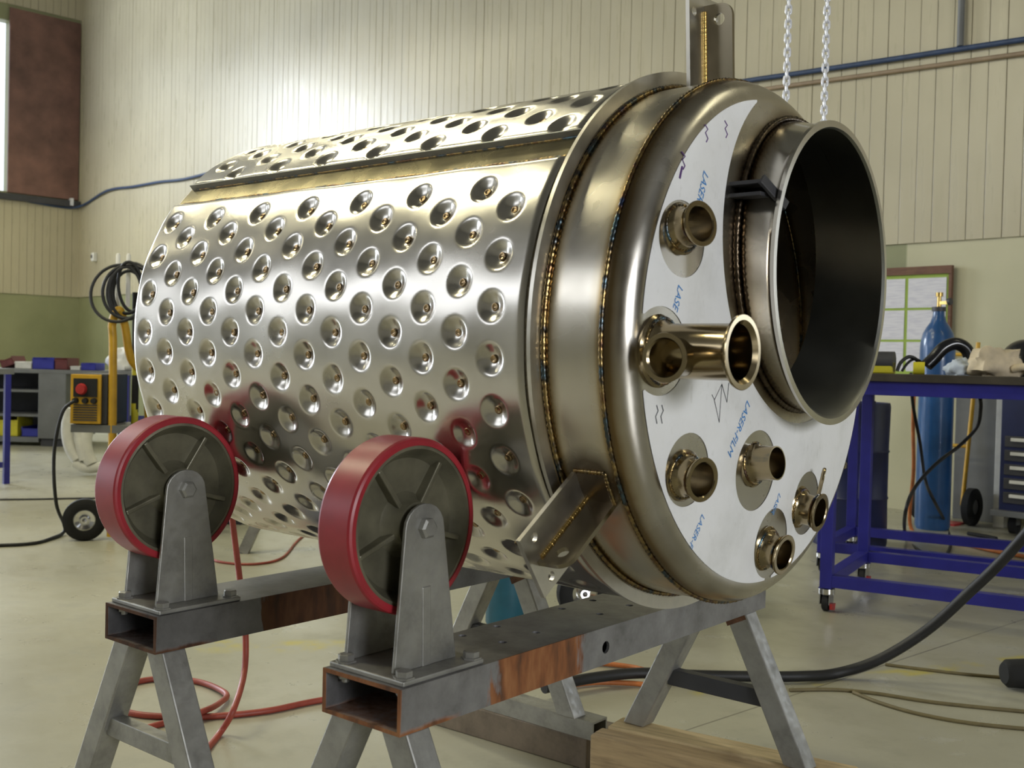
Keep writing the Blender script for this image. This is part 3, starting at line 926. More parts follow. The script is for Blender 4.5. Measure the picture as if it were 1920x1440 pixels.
# ------------------------------------------------------------------ roller stands
def boolean_cut(o, cutters):
    mod = o.modifiers.new('cut', 'BOOLEAN'); mod.operation = 'DIFFERENCE'; mod.solver = 'EXACT'
    cme = MB()
    for c in cutters: cme.tube(c[0:2], c[2], 14)
    co = cme.build('cutter', None, None, 0)
    mod.object = co
    dg = bpy.context.evaluated_depsgraph_get()
    me = bpy.data.meshes.new_from_object(o.evaluated_get(dg))
    o.modifiers.clear(); old = o.data; o.data = me
    bpy.data.objects.remove(co)
    return o
BT, BB = .5186, .4527
def wheel_mesh(parent, x, y, z):
    Mw = Matrix.Translation((x, y, z))
    R = .132; w = .035
    mb = MB()
    mb.lathe([(-w+.002, .1), (w-.002, .1)], Mw, 4) if False else None
    # iron wheel: rim, dished web, hub
    mb.lathe([(w-.002, .121), (w-.001, .115), (w-.016, .107), (w-.024, .10), (w-.026, .05), (w-.016, .040), (w+.001, .036), (w+.001, .012),
              (-w-.001, .012), (-w-.001, .036), (-w+.016, .040), (-w+.026, .05), (-w+.024, .10), (-w+.016, .107), (-w+.001, .115), (-w+.002, .121)], Mw, 64, closed=True)
    wh = mb.build('wheel', M['cast'], parent, 35)
    mb = MB()
    mb.lathe([(-w, .120), (-w, .127), (-w+.002, .1305), (-w+.006, R), (w-.006, R), (w-.002, .1305), (w, .127), (w, .120)], Mw, 96, closed=True)
    mb.build('tyre', M['red_tyre'], wh, 12)
    for k in range(5):
        a = 2*PI*k/5+.98
        mb = MB()
        for sgn in (1, -1):
            p0 = Mw @ Vector((sgn*(w-.022), .034*math.cos(a), .034*math.sin(a))); p1 = Mw @ Vector((sgn*(w-.022), .109*math.cos(a), .109*math.sin(a)))
            mb.bar(p0, p1, .0085, .027, (1, 0, 0))
        mb.build('rib', M['cast'], wh, 0, .002)
    mb = MB()
    mb.lathe([(w+.014, .0), (w+.014, .016), (w+.028, .016), (w+.031, .012), (w+.031, .0)], Mw, 6)
    mb.lathe([(-w-.02, .010), (w+.014, .010)], Mw, 12)
    mb.build('axle_bolt', M['galv'], wh, 20)
    return wh
def stand(name, label, xc, beam_mat, foot):
    t = thing(name, label, 'stand', (xc, 0, 0), 0, None)
    hw = .0815; y0, y1 = -.591, .5353; wl = .0055
    mb = MB()
    for z0, z1 in ((BB, BB+wl), (BT-wl, BT)): pass
    o_ = [(-hw, BB), (hw, BB), (hw, BT), (-hw, BT)]
    i_ = [(-hw+wl, BB+wl), (hw-wl, BB+wl), (hw-wl, BT-wl), (-hw+wl, BT-wl)]
    vs_ = [(p[0], y, p[1]) for y in (y0, y1) for p in o_+i_]
    fs_ = []
    for k in range(4):
        l = (k+1) % 4
        fs_ += [(k, l, 8+l, 8+k), (4+k, 12+k, 12+l, 4+l), (k, 4+k, 4+l, l), (8+k, 8+l, 12+l, 12+k)]
    mb.add(vs_, fs_)
    bm_ = mb.build('beam', beam_mat, t, 0)
    cuts = []
    for yy in (-.30, -.21, -.02, .08, .22, .30):
        for xx in (-.03, .045): cuts.append(((xx, yy+xx*.2, BT-.02), (xx, yy+xx*.2, BT+.02), .0075))
    cuts.append(((-.12, -.085, .483), (.12, -.085, .483), .011))
    boolean_cut(bm_, cuts)
    cx = -.014
    for yc, side in ((-.497, -1), (.497, 1)):
        wy = .505*side
        mb = MB(); mb.box((-.080, yc-.083, BT), (.076, yc+.090, BT+.008))
        bp = mb.build('base_plate', M['galv'], t, 0, .002)
        for bx in (-.046, .076):
            for by in (-.068, .076):
                bx2 = bx
                mb = MB()
                Mz = Matrix.Translation((cx+bx2, yc+by, BT+.008)) @ Matrix.Rotation(-PI/2, 4, 'Y')
                mb.lathe([(0, .016), (.0025, .016), (.0025, .0125), (.011, .0125), (.012, .010), (.012, 0)], Mz, 6)
                mb.lathe([(-.030, .0), (-.030, .006), (-.002, .006)], Mz, 10)
                mb.lathe([(-.024, .006), (-.024, .0115), (-.0145, .0115), (-.0145, .006)], Mz, 6)
                mb.build('bolt', M['galv'], bp, 20)
        for xp, th_ in ((cx+.048, .006), (cx-.054, .006)):
            poly = [(yc-.066, BT+.008), (yc+.066, BT+.008), (yc+.050*1.0, .64)]
            arc = [(wy+.041*math.cos(q), .7325+.036*math.sin(q)) for q in [i*PI/10 for i in range(11)]]
            poly = [(yc-.066, BT+.008), (yc+.066, BT+.008)] + arc
            Mp = Matrix(((0, 0, 1, xp), (1, 0, 0, 0), (0, 1, 0, 0), (0, 0, 0, 1)))
            mb = MB(); mb.prism(poly, 0, th_, Mp)
            fp = mb.build('fork_plate', M['galv'], t, 0, .0015)
            mb = MB()
            s_ = 1 if xp > cx else -1
            xr = xp+th_ if s_ > 0 else xp
            mb.bar((xr, yc, BT+.008), (xr, yc*.6+wy*.4, .645), .018, .003, (1, 0, 0))
            mb.build('stiffening_rib', M['galv'], fp, 0, .002)
        wheel_mesh(t, cx, wy, .7325)
    # legs
    for yy, front in ((-.55, True), (.475, False)):
        zf = 0.0 if front else foot
        for s_ in (-1, 1):
            top = Vector((.048*s_, yy, BB+.004)); bot = Vector(((.048+(BB-zf)*.50)*s_, yy, zf))
            mb = MB(); mb.bar(top, bot, .048, .048, (0, 1, 0))
            # trim so the foot is level
            for i, p in enumerate(mb.v):
                if p[2] < zf+.04 and i in (2, 3, 6, 7): mb.v[i] = (p[0]+(p[2]-zf)*.5*s_, p[1], zf)
                elif i in (0, 1, 4, 5): mb.v[i] = (p[0]-(BB-p[2])*.5*s_, p[1], BB)
            lg = mb.build('leg', M['leg'], t, 0, .003)
            if not front:
                mb = MB(); c0 = Vector((.048*s_, yy, BB-.005)); mb.bar(c0, c0 + (bot-top).normalized()*.020, .0488, .0488, (0, 1, 0))
                mb.build('rusty_joint', M['rust'], lg, 0)
        zc = .275
        k = (.048+(BB-zc)*.5)
        mb = MB(); mb.bar((-k+.02, yy, zc), (k-.02, yy, zc), .028, .036); mb.build('cross_bar', M['leg'] if front else M['grey_dark'], t, 0, .002)
    return t
st1 = stand('roller_stand', 'steel roller stand with bright rust patch on its beam, holding the front end', .029, M['beam_near'], .148)
st2 = stand('roller_stand', 'steel roller stand with dark rusted, shade-darkened beam, holding the rear end of the tank', -.5756, M['beam_far'], .122)
mb = MB()
for (a, b) in (((-.30, .47, .078), (.285, .47, .122)), ):
    x0, y0, z0 = a; x1, y1, z1 = b
    o_ = [(.463, z0), (.523, z0), (.523, z1), (.463, z1)]; i_ = [(.468, z0+.005), (.518, z0+.005), (.518, z1-.005), (.468, z1-.005)]
    vs_ = [(x, p[0], p[1]) for x in (x0, x1) for p in o_+i_]; fs_ = []
    for k in range(4):
        l = (k+1) % 4
        fs_ += [(k, l, 8+l, 8+k), (4+k, 12+k, 12+l, 4+l), (k, 4+k, 4+l, l), (8+k, 8+l, 12+l, 12+k)]
    mb.add(vs_, fs_)
mb.build('foot_bar', M['leg'], st2, 0)
# block and timbers under the feet
mb = MB(); mb.box((-.30, -.045, 0), (.29, .10, .078))
o = mb.build('steel_block', galv('rusty_grey_block', (.23, .185, .14), .6, .35), None, 0, .004)
o.location = (-.60, .505, 0); o.rotation_euler = (0, 0, .03)
tag(o, 'rust-streaked grey steel block under the feet of the rear roller stand', 'steel block')
tang = .14
for k, (y0_, y1_, z1, x0, x1, lab) in enumerate(((0, .060, .142, 0, .60, 'rough sawn timber with exposed end grain, beside the steel block'),
                                                 (.063, .145, .146, .012, .56, 'pale sawn timber carrying the far feet of the rust patched stand'))):
    mb = MB(); mb.box((x0, y0_, 0), (x1, y1_, z1))
    o = mb.build('timber_block', M['timber'] if k == 0 else M['timber_pale'], None, 0, .004)
    o.location = (-.216, .345, 0); o.rotation_euler = (0, 0, tang)
    tag(o, lab, 'timber', 'timbers under the stand feet')

# ------------------------------------------------------------------ hoses and cables on the floor
def hose(name, pts, r, mat, label, cat='hose', n=10, closed=False, sub=8, group=None):
    mb = MB(); mb.tube(spline(pts, sub), r, n)
    o = mb.build(name, M[mat], None, 60)
    return tag(o, label, cat, group)
def fz(px, py, z=0.):          # floor point seen at a place in the photograph (used for measuring layout)
    d = fwd + rgt*((px-960)/F_PX) - upv*((py-720)/F_PX)
    return CAM + d*((z-CAM.z)/d.z)
def dz(px, py, t):
    return CAM + (fwd + rgt*((px-960)/F_PX) - upv*((py-720)/F_PX))*t
rH = .0085
hose('air_hose', [dz(430, 930, 3.05), dz(440, 1010, 3.03), dz(450, 1090, 3.0), dz(460, 1180, 2.96), dz(458, 1260, 2.92), fz(438, 1330, .07), fz(412, 1375, rH), fz(370, 1425, rH), fz(300, 1500, rH)], rH, 'red_hose', 'red air hose hanging down from behind the dimpled tank')
hose('air_hose', [fz(760, 1290, rH), fz(600, 1313, rH), fz(500, 1333, rH), fz(400, 1343, rH), fz(330, 1344, rH), fz(250, 1338, rH), fz(208, 1318, rH), fz(222, 1290, rH), fz(290, 1273, rH), fz(370, 1278, rH), fz(423, 1300, rH+.004), fz(412, 1318, rH+.008), fz(380, 1334, rH*3), fz(320, 1352, rH), fz(250, 1372, rH)], rH, 'red_hose', 'red air hose looped on the concrete under the stands')
hose('extension_cord', [fz(300, 1010, .006), fz(385, 1045, .006), fz(430, 1056, .006), fz(485, 1057, .006), fz(530, 1045, .006), fz(560, 1012, .006), fz(600, 980, .006)], .006, 'red_hose', 'thin dull red cord curving on the floor behind the tank', 'cord')
hose('fume_hose', [fz(1020, 1290, .035), fz(1105, 1272, .036), fz(1200, 1262, .036), fz(1300, 1266, .03), fz(1400, 1268, .02), fz(1500, 1268, .02), dz(1570, 1262, 3.42), dz(1650, 1236, 3.40), dz(1740, 1180, 3.36), dz(1820, 1108, 3.30), dz(1880, 1050, 3.24), dz(1960, 960, 3.15), dz(2050, 860, 3.1), dz(2110, 740, 3.1)], .0165, 'hose_black', 'thick black hose rising off the floor beside the blue table', sub=10)
hose('thin_hose', [fz(1080, 1240, .01), fz(1150, 1246, .01), fz(1200, 1254, .01), fz(1250, 1272, .01), fz(1235, 1285, .01), fz(1180, 1281, .01), fz(1110, 1280, .01), fz(1040, 1290, .01)], .008, 'orange_hose', 'orange hose bent back on the floor behind the front stand')
hose('thin_hose', [fz(1480, 1294, .005), fz(1560, 1293, .005), fz(1640, 1300, .005), fz(1760, 1318, .005), fz(1960, 1338, .005)], .0055, 'olive_hose', 'olive cord running straight across the floor to the open side', 'cord')
hose('thin_hose', [fz(1600, 1298, .005), fz(1650, 1318, .005), fz(1720, 1338, .005), fz(1820, 1356, .005), fz(1960, 1370, .005)], .0055, 'olive_hose', 'olive cord lying nearest the timbers on the open floor', 'cord')
hose('thin_hose', [fz(1660, 1246, .005), fz(1740, 1256, .005), fz(1800, 1263, .005), fz(1880, 1270, .005), fz(2000, 1280, .005)], .005, 'olive_hose', 'olive cord leading to the black foam roll', 'cord')
t = fz(1897, 1297)
mb = MB(); mb.lathe([(0, .0), (.0, .032), (.012, .043), (.10, .047), (.3, .046), (.3, 0)], frame_x((0, 0, .047), (.75, .66, 0)), 28)
o = mb.build('foam_roll', M['black'], None, 40); o.location = (t.x-.03, t.y+.02, 0)
tag(o, 'black foam roll with a rounded end lying on the floor', 'foam roll')

# ------------------------------------------------------------------ right-hand background
TD = Vector((.986, .165)); TN = Vector((-.165, .986)); TR = math.atan2(TD.y, TD.x)
def caster(parent, x, y):
    mb = MB()
    mb.lathe([(-.014, .012), (-.014, .030), (-.010, .035), (.010, .035), (.014, .030), (.014, .012)], Matrix.Translation((x, y, .035)), 20, closed=True)
    c = mb.build('caster_wheel', M['black'], parent, 40)
    mb = MB(); mb.prism([(-.036, .03), (.036, .03), (.030, .074), (-.030, .074)], -.002, .002, Matrix(((0, 0, 1, x+.019), (1, 0, 0, y), (0, 1, 0, 0), (0, 0, 0, 1))))
    mb.prism([(-.036, .03), (.036, .03), (.030, .074), (-.030, .074)], -.002, .002, Matrix(((0, 0, 1, x-.019), (1, 0, 0, y), (0, 1, 0, 0), (0, 0, 0, 1))))
    mb.lathe([(.070, 0), (.070, .034), (.092, .034), (.092, 0)], Matrix.Translation((x, y, 0)) @ Matrix.Rotation(-PI/2, 4, 'Y'), 16)
    mb.build('caster_fork', M['chrome'], c, 30)
    mb = MB(); mb.prism([(-.030, .012), (.02, .002), (.034, .028), (-.034, .036)], -.005, .005, Matrix(((0, 0, 1, x+.0255), (1, 0, 0, y), (0, 1, 0, 0), (0, 0, 0, 1))))
    mb.build('brake_pedal', M['red_paint'], c, 0)
def blue_table(name, label, p, length, depth, ztop, plate):
    t = thing(name, label, 'table', (p[0], p[1], 0), TR, None)
    s = .048
    mb = MB(); mb.box((-.03, -.03, ztop-.03), (length+.03, depth+.03, ztop)); mb.build('table_top', M[plate], t, 0, .002)
    mb = MB()
    for y in (0, depth-s): mb.box((0, y, ztop-.085), (length, y+s, ztop-.03))
    for x in (0, length-s): mb.box((x, s, ztop-.085), (x+s, depth-s, ztop-.03))
    mb.build('apron', M['blue'], t, 0, .002)
    for x in (0, length-s):
        for y in (0, depth-s):
            mb = MB(); mb.box((x, y, .094), (x+s, y+s, ztop-.085)); mb.build('leg', M['blue'], t, 0, .002)
            caster(t, x+s/2, y+s/2)
    for y in (0, depth-s):
        mb = MB(); mb.box((s, y, .10), (length-s, y+s, .148)); mb.build('bottom_rail', M['blue'], t, 0, .002)
    for x in (0, length-s):
        mb = MB(); mb.box((x, s, .10), (x+s, depth-s, .148)); mb.build('bottom_rail', M['blue'], t, 0, .002)
    return t
ZT = .968
blue_table('work_table', 'blue steel table on casters with dark plate top, gloves lying on it', (-.615, 2.52), 1.9, .74, ZT, 'plate_top')
blue_table('work_table', 'blue steel table on casters standing between the gloves table and the wall', (-.975, 3.32), 1.9, .66, ZT-.01, 'plate_top')
def on_table(px, depth): # place on the near table top along a sight line
    p = dz(px, 697, depth); return Vector((p.x, p.y, ZT))
p = on_table(1866, 4.38)
o = lump((0, 0, 0), .100, .075, .075, 3, .5, 1.9).build('work_glove', M['cream'], None, 60); o.location = p; o.rotation_euler = (0, 0, .4)
tag(o, 'crumpled cream leather work glove on the blue table', 'glove')
for k, (a, L) in enumerate(((-.3, .08), (.1, .09), (.5, .07))):
    mb = MB(); mb.tube(spline([(.06, -.05, .03), (.10+.02*k, -.08+.03*k, .04), (.12+L*.5, -.09+.05*k, .02)], 5), .016, 10)
    mb.build('glove_finger', M['cream'], o, 60)
p = on_table(1802, 4.46)
o = lump((0, 0, 0), .060, .05, .042, 8, .3, 2.4).build('cloth_rag', M['pale_blue'], None, 60); o.location = p
tag(o, 'pale blue cloth rag beside the cream glove', 'cloth')
# curved black duct on the table
p = on_table(1765, 4.6)
hx = rgt0
mb = MB()
base = on_table(1737, 4.62)
pts = [base + hx*a + Vector((0, 0, b)) for a, b in ((0, .04), (.03, .07), (.07, .115), (.12, .135), (.165, .115), (.185, .07), (.17, .045))]
mb.tube(spline(pts, 8), .027, 14)
tag(mb.build('welding_hood_duct', M['black_gloss'], None, 60), 'glossy black hose arch standing on the blue table', 'hose')
base = on_table(1682, 4.7)
mb = MB(); pts = [base + hx*a + Vector((0, 0, b)) for a, b in ((0, .012), (.015, .05), (.05, .075), (.085, .06), (.095, .012))]
mb.tube(spline(pts, 8), .008, 8)
pts = [base + hx*a + Vector((.02, .03, b)) for a, b in ((-.01, .012), (.012, .045), (.04, .065), (.07, .055), (.085, .012))]
mb.tube(spline(pts, 8), .006, 8)
tag(mb.build('cable_loop', M['hose_black'], None, 60), 'small loop of black cable on the blue table by the manway', 'cable')
base = on_table(1712, 4.5)
mb = MB(); mb.lathe([(0, .014), (0, .026), (.045, .026), (.045, .014)], frame_x(base + Vector((0, 0, .026)), (.9, .3, 0)), 24, closed=True)
o = mb.build('tape_roll', M['bright_yellow'], None, 40); tag(o, 'yellow tape roll on its side on the blue table', 'tape')
base = on_table(1654, 4.75)
t = thing('respirator_box', 'yellow box with dark lid on the blue table beside the manway', 'box', base, TR)
mb = MB(); mb.box((-.05, -.04, 0), (.05, .04, .055)); mb.build('body', M['bright_yellow'], t, 0, .006)
mb = MB(); mb.lathe([(-.05, .045), (.05, .045)], Matrix.Translation((0, 0, .052)), 20, cap=True); mb.build('lid', M['grey_dark'], t, 30)
base = on_table(1936, 4.66)
t = thing('welding_helmet', 'black welding helmet at the end of the blue table', 'helmet', base, TR+.3)
mb = MB(); vs_ = []; nu, nv = 28, 12
for j in range(nv+1):
    ph = PI/2*j/nv
    for i in range(nu):
        th = 2*PI*i/nu; r = .14*(math.cos(ph)**.7)
        vs_.append((1.05*r*math.cos(th), .95*r*math.sin(th), .0+.165*math.sin(ph)))
fs_ = [(j*nu+i, j*nu+(i+1) % nu, (j+1)*nu+(i+1) % nu, (j+1)*nu+i) for j in range(nv) for i in range(nu)]
mb.add(vs_, fs_); mb.build('shell', M['black_gloss'], t, 60)
mb = MB(); mb.box((-.05, -.142, .05), (.05, -.11, .10)); mb.build('visor', M['grey_dark'], t, 0, .003)
# blue gas cylinder by the wall
p = fz(1748, 985)
def gas_cylinder(name, label, loc, h, r, mat, valve=True):
    t = thing(name, label, 'gas cylinder', loc)
    Mz = Matrix.Rotation(-PI/2, 4, 'Y')
    mb = MB(); mb.lathe([(0, 0), (0, r*.9), (.02, r), (h-.24, r), (h-.19, r*.97), (h-.14, r*.86), (h-.10, r*.66), (h-.07, r*.46), (h-.03, r*.34), (h, r*.32), (h, 0)], Mz, 32)
    mb.build('bottle', M[mat], t, 60)
    mb = MB(); mb.lathe([(h-.002, r*.40), (h+.025, r*.40), (h+.025, 0)], Mz, 20); mb.build('neck_ring', M['grey_dark'], t, 30)
    mb = MB(); mb.lathe([(h+.02, .014), (h+.09, .012), (h+.09, .022), (h+.115, .022), (h+.115, 0)], Mz, 14)
    mb.bar((0, 0, h+.05), (.06, -.02, h+.05), .02, .02)
    mb.build('valve', M['brass'], t, 30)
    mb = MB(); mb.lathe([(0, 0), (0, .022), (.018, .022), (.018, 0)], frame_x((.062, -.02, h+.055), (1, -.3, .2)), 14)
    mb.build('outlet_knob', M['grey_dark'], t, 30)
    return t
pc = dz(1748, 970, 6.75)
gas_cylinder('gas_cylinder', 'tall blue gas cylinder standing behind the blue tables by the notice board', (pc.x, pc.y, 0), 1.36, .105, 'cyl_blue')
# notice board on the back wall
nbx = thing('notice_board', 'brown framed notice board with taped white sheets on the wall', 'notice board', RM(14.35, -.045, .95), ROT)
mb = MB(); mb.box((-.46, 0, -.02), (.455, .02, .74)); mb.build('backing', M['green_tape'], nbx, 0)
mb = MB(); mb.box((-.47, -.015, .705), (.465, .02, .76)); mb.build('frame', M['frame_brown'], nbx, 0)
mb = MB(); mb.box((.445, -.012, -.02), (.465, .02, .705)); mb.build('frame', M['frame_brown'], nbx, 0)
mb = MB(); mb.box((-.47, -.012, -.02), (-.45, .02, .705)); mb.build('frame', M['frame_brown'], nbx, 0)
sheet = None
for c in range(3):
    for r in range(3):
        Ms = Matrix.Translation((-.435+.295*c, -.004, .475-.222*r))
        if sheet is None:
            mb = MB(); mb.box((0, 0, 0), (.272, .002, .205)); sheet = mb.build('paper_sheet', M['paper'], nbx, 0); sheet.matrix_local = Ms
        else: share(sheet, nbx, Ms)
# drum, posts, hand truck, tool chest behind the tables
p = dz(1592, 985, 6.1)
t = thing('steel_drum', 'dark blue steel drum on the floor behind the blue tables', 'drum', (p.x, p.y, 0))
mb = MB(); mb.lathe([(0, 0), (0, .20), (.02, .205), (.26, .20), (.27, .206), (.28, .20), (.52, .20), (.53, .206), (.54, .20), (.78, .205), (.80, .20), (.79, .19), (.79, 0)], Matrix.Rotation(-PI/2, 4, 'Y'), 36)
mb.build('drum_body', M['blue_dark'], t, 40)
mb = MB(); mb.lathe([(.79, 0), (.79, .03), (.81, .03), (.81, 0)], Matrix.Translation((.1, 0, 0)) @ Matrix.Rotation(-PI/2, 4, 'Y'), 14); mb.build('bung', M['grey_dark'], t, 30)
t = thing('hand_truck', 'yellow hand truck with black tyres leaning behind the gas cylinder', 'hand truck', RM(15.06, -.34, 0), ROT)
mb = MB(); mb.tube([(0, 0, .12), (.01, .12, 1.0), (.01, .14, 1.18)], .014, 10); mb.build('rail', M['yellow'], t, 60)
mb = MB(); mb.tube([(-.20, 0, .12), (-.19, .12, 1.0), (-.19, .14, 1.18)], .014, 10); mb.build('rail', M['yellow'], t, 60)
mb = MB(); mb.tube([(-.20, .06, .5), (0, .06, .5)], .012, 8); mb.tube([(-.19, .13, 1.1), (.01, .13, 1.1)], .012, 8); mb.build('cross_tube', M['yellow'], t, 60)
for x in (.07, -.27):
    mb = MB(); mb.lathe([(-.03, .05), (-.035, .09), (-.02, .12), (.02, .12), (.035, .09), (.03, .05)], Matrix.Translation((x, -.02, .12)), 28, closed=True)
    w_ = mb.build('tyre', M['black'], t, 40)
    mb = MB(); mb.lathe([(-.02, 0), (-.02, .052), (.02, .052), (.02, 0)], Matrix.Translation((x, -.02, .12)), 20); mb.build('hub', M['grey'], w_, 40)
mb = MB(); mb.box((-.22, -.16, .0), (.02, 0, .012)); mb.build('toe_plate', M['red_paint'], t, 0)
mb = MB(); mb.box((0, 0, 0), (.07, .06, 1.10)); o = mb.build('steel_post', M['white'], None, 0, .004); o.location = RM(15.24, -.30, 0); o.rotation_euler = (0, 0, ROT)
tag(o, 'pale square post standing beside the tool chest', 'post')
mb = MB(); mb.box((0, 0, 0), (.34, .03, 1.0)); o = mb.build('grey_sheet', M['grey'], None, 0, .003); o.location = RM(14.90, -.12, 0); o.rotation_euler = (0, 0, ROT)
tag(o, 'grey metal sheet leaning on the wall between cylinder and post', 'metal sheet')
t = thing('tool_chest', 'dark blue tool chest with pale drawer handles at the wall', 'tool chest', RM(15.40, -.62, 0), ROT)
mb = MB(); mb.box((0, 0, .14), (.7, .45, .90)); mb.build('body', M['blue_dark'], t, 0, .006)
mb = MB(); mb.box((-.03, -.05, .12), (.73, .45, .155)); mb.build('base_plate', M['grey'], t, 0, .003)
for k in range(5):
    mb = MB(); mb.box((.03, -.012, .20+k*.085), (.67, .0, .265+k*.085)); d_ = mb.build('drawer', M['grey_dark'], t, 0, .002)
    mb = MB(); mb.box((.07, -.03, .235+k*.085), (.63, -.012, .255+k*.085)); mb.build('handle', M['white'], d_, 0, .002)
for x in (.06, .64):
    mb = MB(); mb.lathe([(-.02, .012), (-.02, .055), (.02, .055), (.02, .012)], Matrix.Translation((x, .1, .06)), 20, closed=True); mb.build('wheel', M['black'], t, 40)
    mb = MB(); mb.box((x-.025, .07, .06), (x+.025, .13, .125)); mb.build('wheel_bracket', M['grey'], t, 0)
hose('torch_cable', [dz(1838, 748, 5.35), dz(1839, 765, 5.4), dz(1832, 800, 5.5), dz(1800, 835, 5.5), dz(1755, 870, 5.4), dz(1715, 915, 5.3), dz(1697, 965, 5.2), fz(1700, 1010, .01), fz(1728, 1035, .01), fz(1760, 1045, .01)], .009, 'hose_black', 'black cable drooping from the blue table to the floor', 'cable')
hose('torch_cable', [dz(1708, 700, 5.9), dz(1712, 760, 6.0), dz(1725, 830, 6.1), dz(1735, 900, 6.1), dz(1752, 940, 6.0), fz(1775, 985, .01), fz(1782, 1020, .01), fz(1775, 1040, .01)], .009, 'hose_black', 'black cable hanging across the blue gas cylinder', 'cable')
hose('gas_hose', [dz(1714, 720, 6.3), dz(1712, 800, 6.35), dz(1713, 880, 6.4), fz(1708, 990, .012), fz(1760, 1005, .012), fz(1850, 1030, .012), fz(1960, 1050, .012)], .011, 'orange_hose', 'orange gas hose hanging beside the blue gas cylinder')
hose('gas_hose', [fz(1815, 1000, .012), fz(1850, 1006, .012), fz(1868, 1010, .012)], .012, 'black', 'black hose lying flat at the foot of the hand truck')

# wall services
def wp(px, py, off=-.05):
    d = fwd + rgt*((px-960)/F_PX) - upv*((py-720)/F_PX)
    nx, ny = -UY, UX
    c0 = nx*CORNER[0]+ny*CORNER[1]+off
    return CAM + d*((c0-nx*CAM.x-ny*CAM.y)/(nx*d.x+ny*d.y))
hose('wall_cable', [RM(.06, -3.2, 3.44), RM(.06, -1.4, 3.42), RM(.06, -.7, 3.36)] + [RM(.10, -.10, 3.36)] + [wp(a, b) for a, b in ((200, 358), (250, 350), (300, 341), (345, 336), (420, 318), (560, 290), (760, 258), (1000, 222), (1200, 190), (1380, 155), (1480, 140), (1560, 128), (1680, 110), (1800, 92), (1920, 74), (2000, 62))] + [RM(17.5, -.05, 3.15), RM(21, -.05, 3.2), RM(26.6, -.05, 3.15)], .020, 'blue_cable', 'thick dark blue cable strung along the cream board wall', 'cable', sub=5)
o = hose('wall_pipe', [wp(1000, 236, -.04), wp(1300, 189, -.04), wp(1400, 172, -.04), wp(1660, 136, -.04), wp(1920, 100, -.04), wp(2000, 89, -.04), RM(18, -.04, 3.06), RM(26.6, -.04, 3.06)], .016, 'brown_pipe', 'thin brown conduit running below the blue cable on the board wall', 'pipe')
q = wp(1800, 92, -.05)
hose('wall_pipe', [q + Vector((0, 0, .02)), q + Vector((0, 0, 1.5)), q + Vector((0, 0, 4.2))], .022, 'grey', 'grey upright conduit meeting the blue cable on the board wall', 'pipe')
q = wp(178, 482, -.04)
t = thing('wall_switch', 'small pale wall switch box beside the hall corner', 'switch', q, ROT)
mb = MB(); mb.box((-.05, -.05, -.07), (.05, .02, .07)); mb.build('switch_box', M['white'], t, 0, .01)
mb = MB(); mb.box((-.015, -.062, -.02), (.015, -.05, .03)); mb.build('toggle', M['grey_dark'], t, 0)
# knot holes / dents on the boards
# ------------------------------------------------------------------ hanging chains
lk = []
def stad(L, W, n=20):
    pts = []
    for i in range(n):
        a = 2*PI*i/n; z = math.sin(a)*W; x = math.cos(a)*W
        pts.append((x, 0, z + (L if z > 0 else -L)*(1 if abs(z) > 1e-6 else 0)))
    return pts
mb = MB(); mb.tube(stad(.0085, .0092, 20), .0046, 7, closed=True)
lp = mb.build('chain_link', M['link'], None, 80)
link_me = lp.data; bpy.data.objects.remove(lp)
for px, lab in ((1476, 'zinc hoist chain hanging in front of the board wall, left of its twin'), (1548, 'zinc hoist chain hanging behind the manway rim')):
    top = dz(px, 110, 4.0)
    t = thing('hoist_chain', lab, 'chain', (top.x, top.y, 1.05), 0, 'hoist chains')
    pit = .0262; n = int((2.85-1.05)/pit)
    for i in range(n):
        o = bpy.data.objects.new('chain_link', link_me); COL.objects.link(o); o.parent = t
        o.location = (0, 0, i*pit); o.rotation_euler = (0, 0, .6+(PI/2 if i % 2 else 0))
    mb = MB(); mb.tube([(0, 0, n*pit-.01), (0, 0, ZC-1.05)], .008, 6); mb.build('upper_chain', M['link'], t, 60)['kind'] = 'stuff'
    mb = MB(); mb.tube(spline([(0, 0, -.02), (.0, 0, -.06), (.03, 0, -.10), (.0, 0, -.13), (-.03, 0, -.10)], 6), .010, 10); mb.build('hook', M['grey_dark'], t, 60)

# ------------------------------------------------------------------ left-hand background
def cart_wheel(parent, c, r, axis):
    mb = MB(); mb.lathe([(-r*.30, r*.50), (-r*.36, r*.78), (-r*.22, r), (r*.22, r), (r*.36, r*.78), (r*.30, r*.50)], frame_x(c, axis), 36, closed=True)
    w = mb.build('tyre', M['black'], parent, 50)
    mb = MB(); mb.lathe([(r*.18, 0), (r*.30, r*.10), (r*.30, r*.18), (r*.14, r*.26), (r*.20, r*.46), (r*.30, r*.52), (-r*.30, r*.52), (-r*.2, 0)], frame_x(c, axis), 28)
    mb.build('hub', M['chrome'], w, 40)
    return w
# welding set on its yellow cart
vd = (Vector((CAM.x, CAM.y, 0)) - Vector((-4.02, 1.30, 0))).normalized()     # faces the open floor
wl0 = fz(158, 1013)
t = thing('welding_cart', 'yellow framed welder cart with black pneumatic wheel and coiled cable', 'cart', (wl0.x, wl0.y, 0), math.atan2(rgt0.y, rgt0.x))
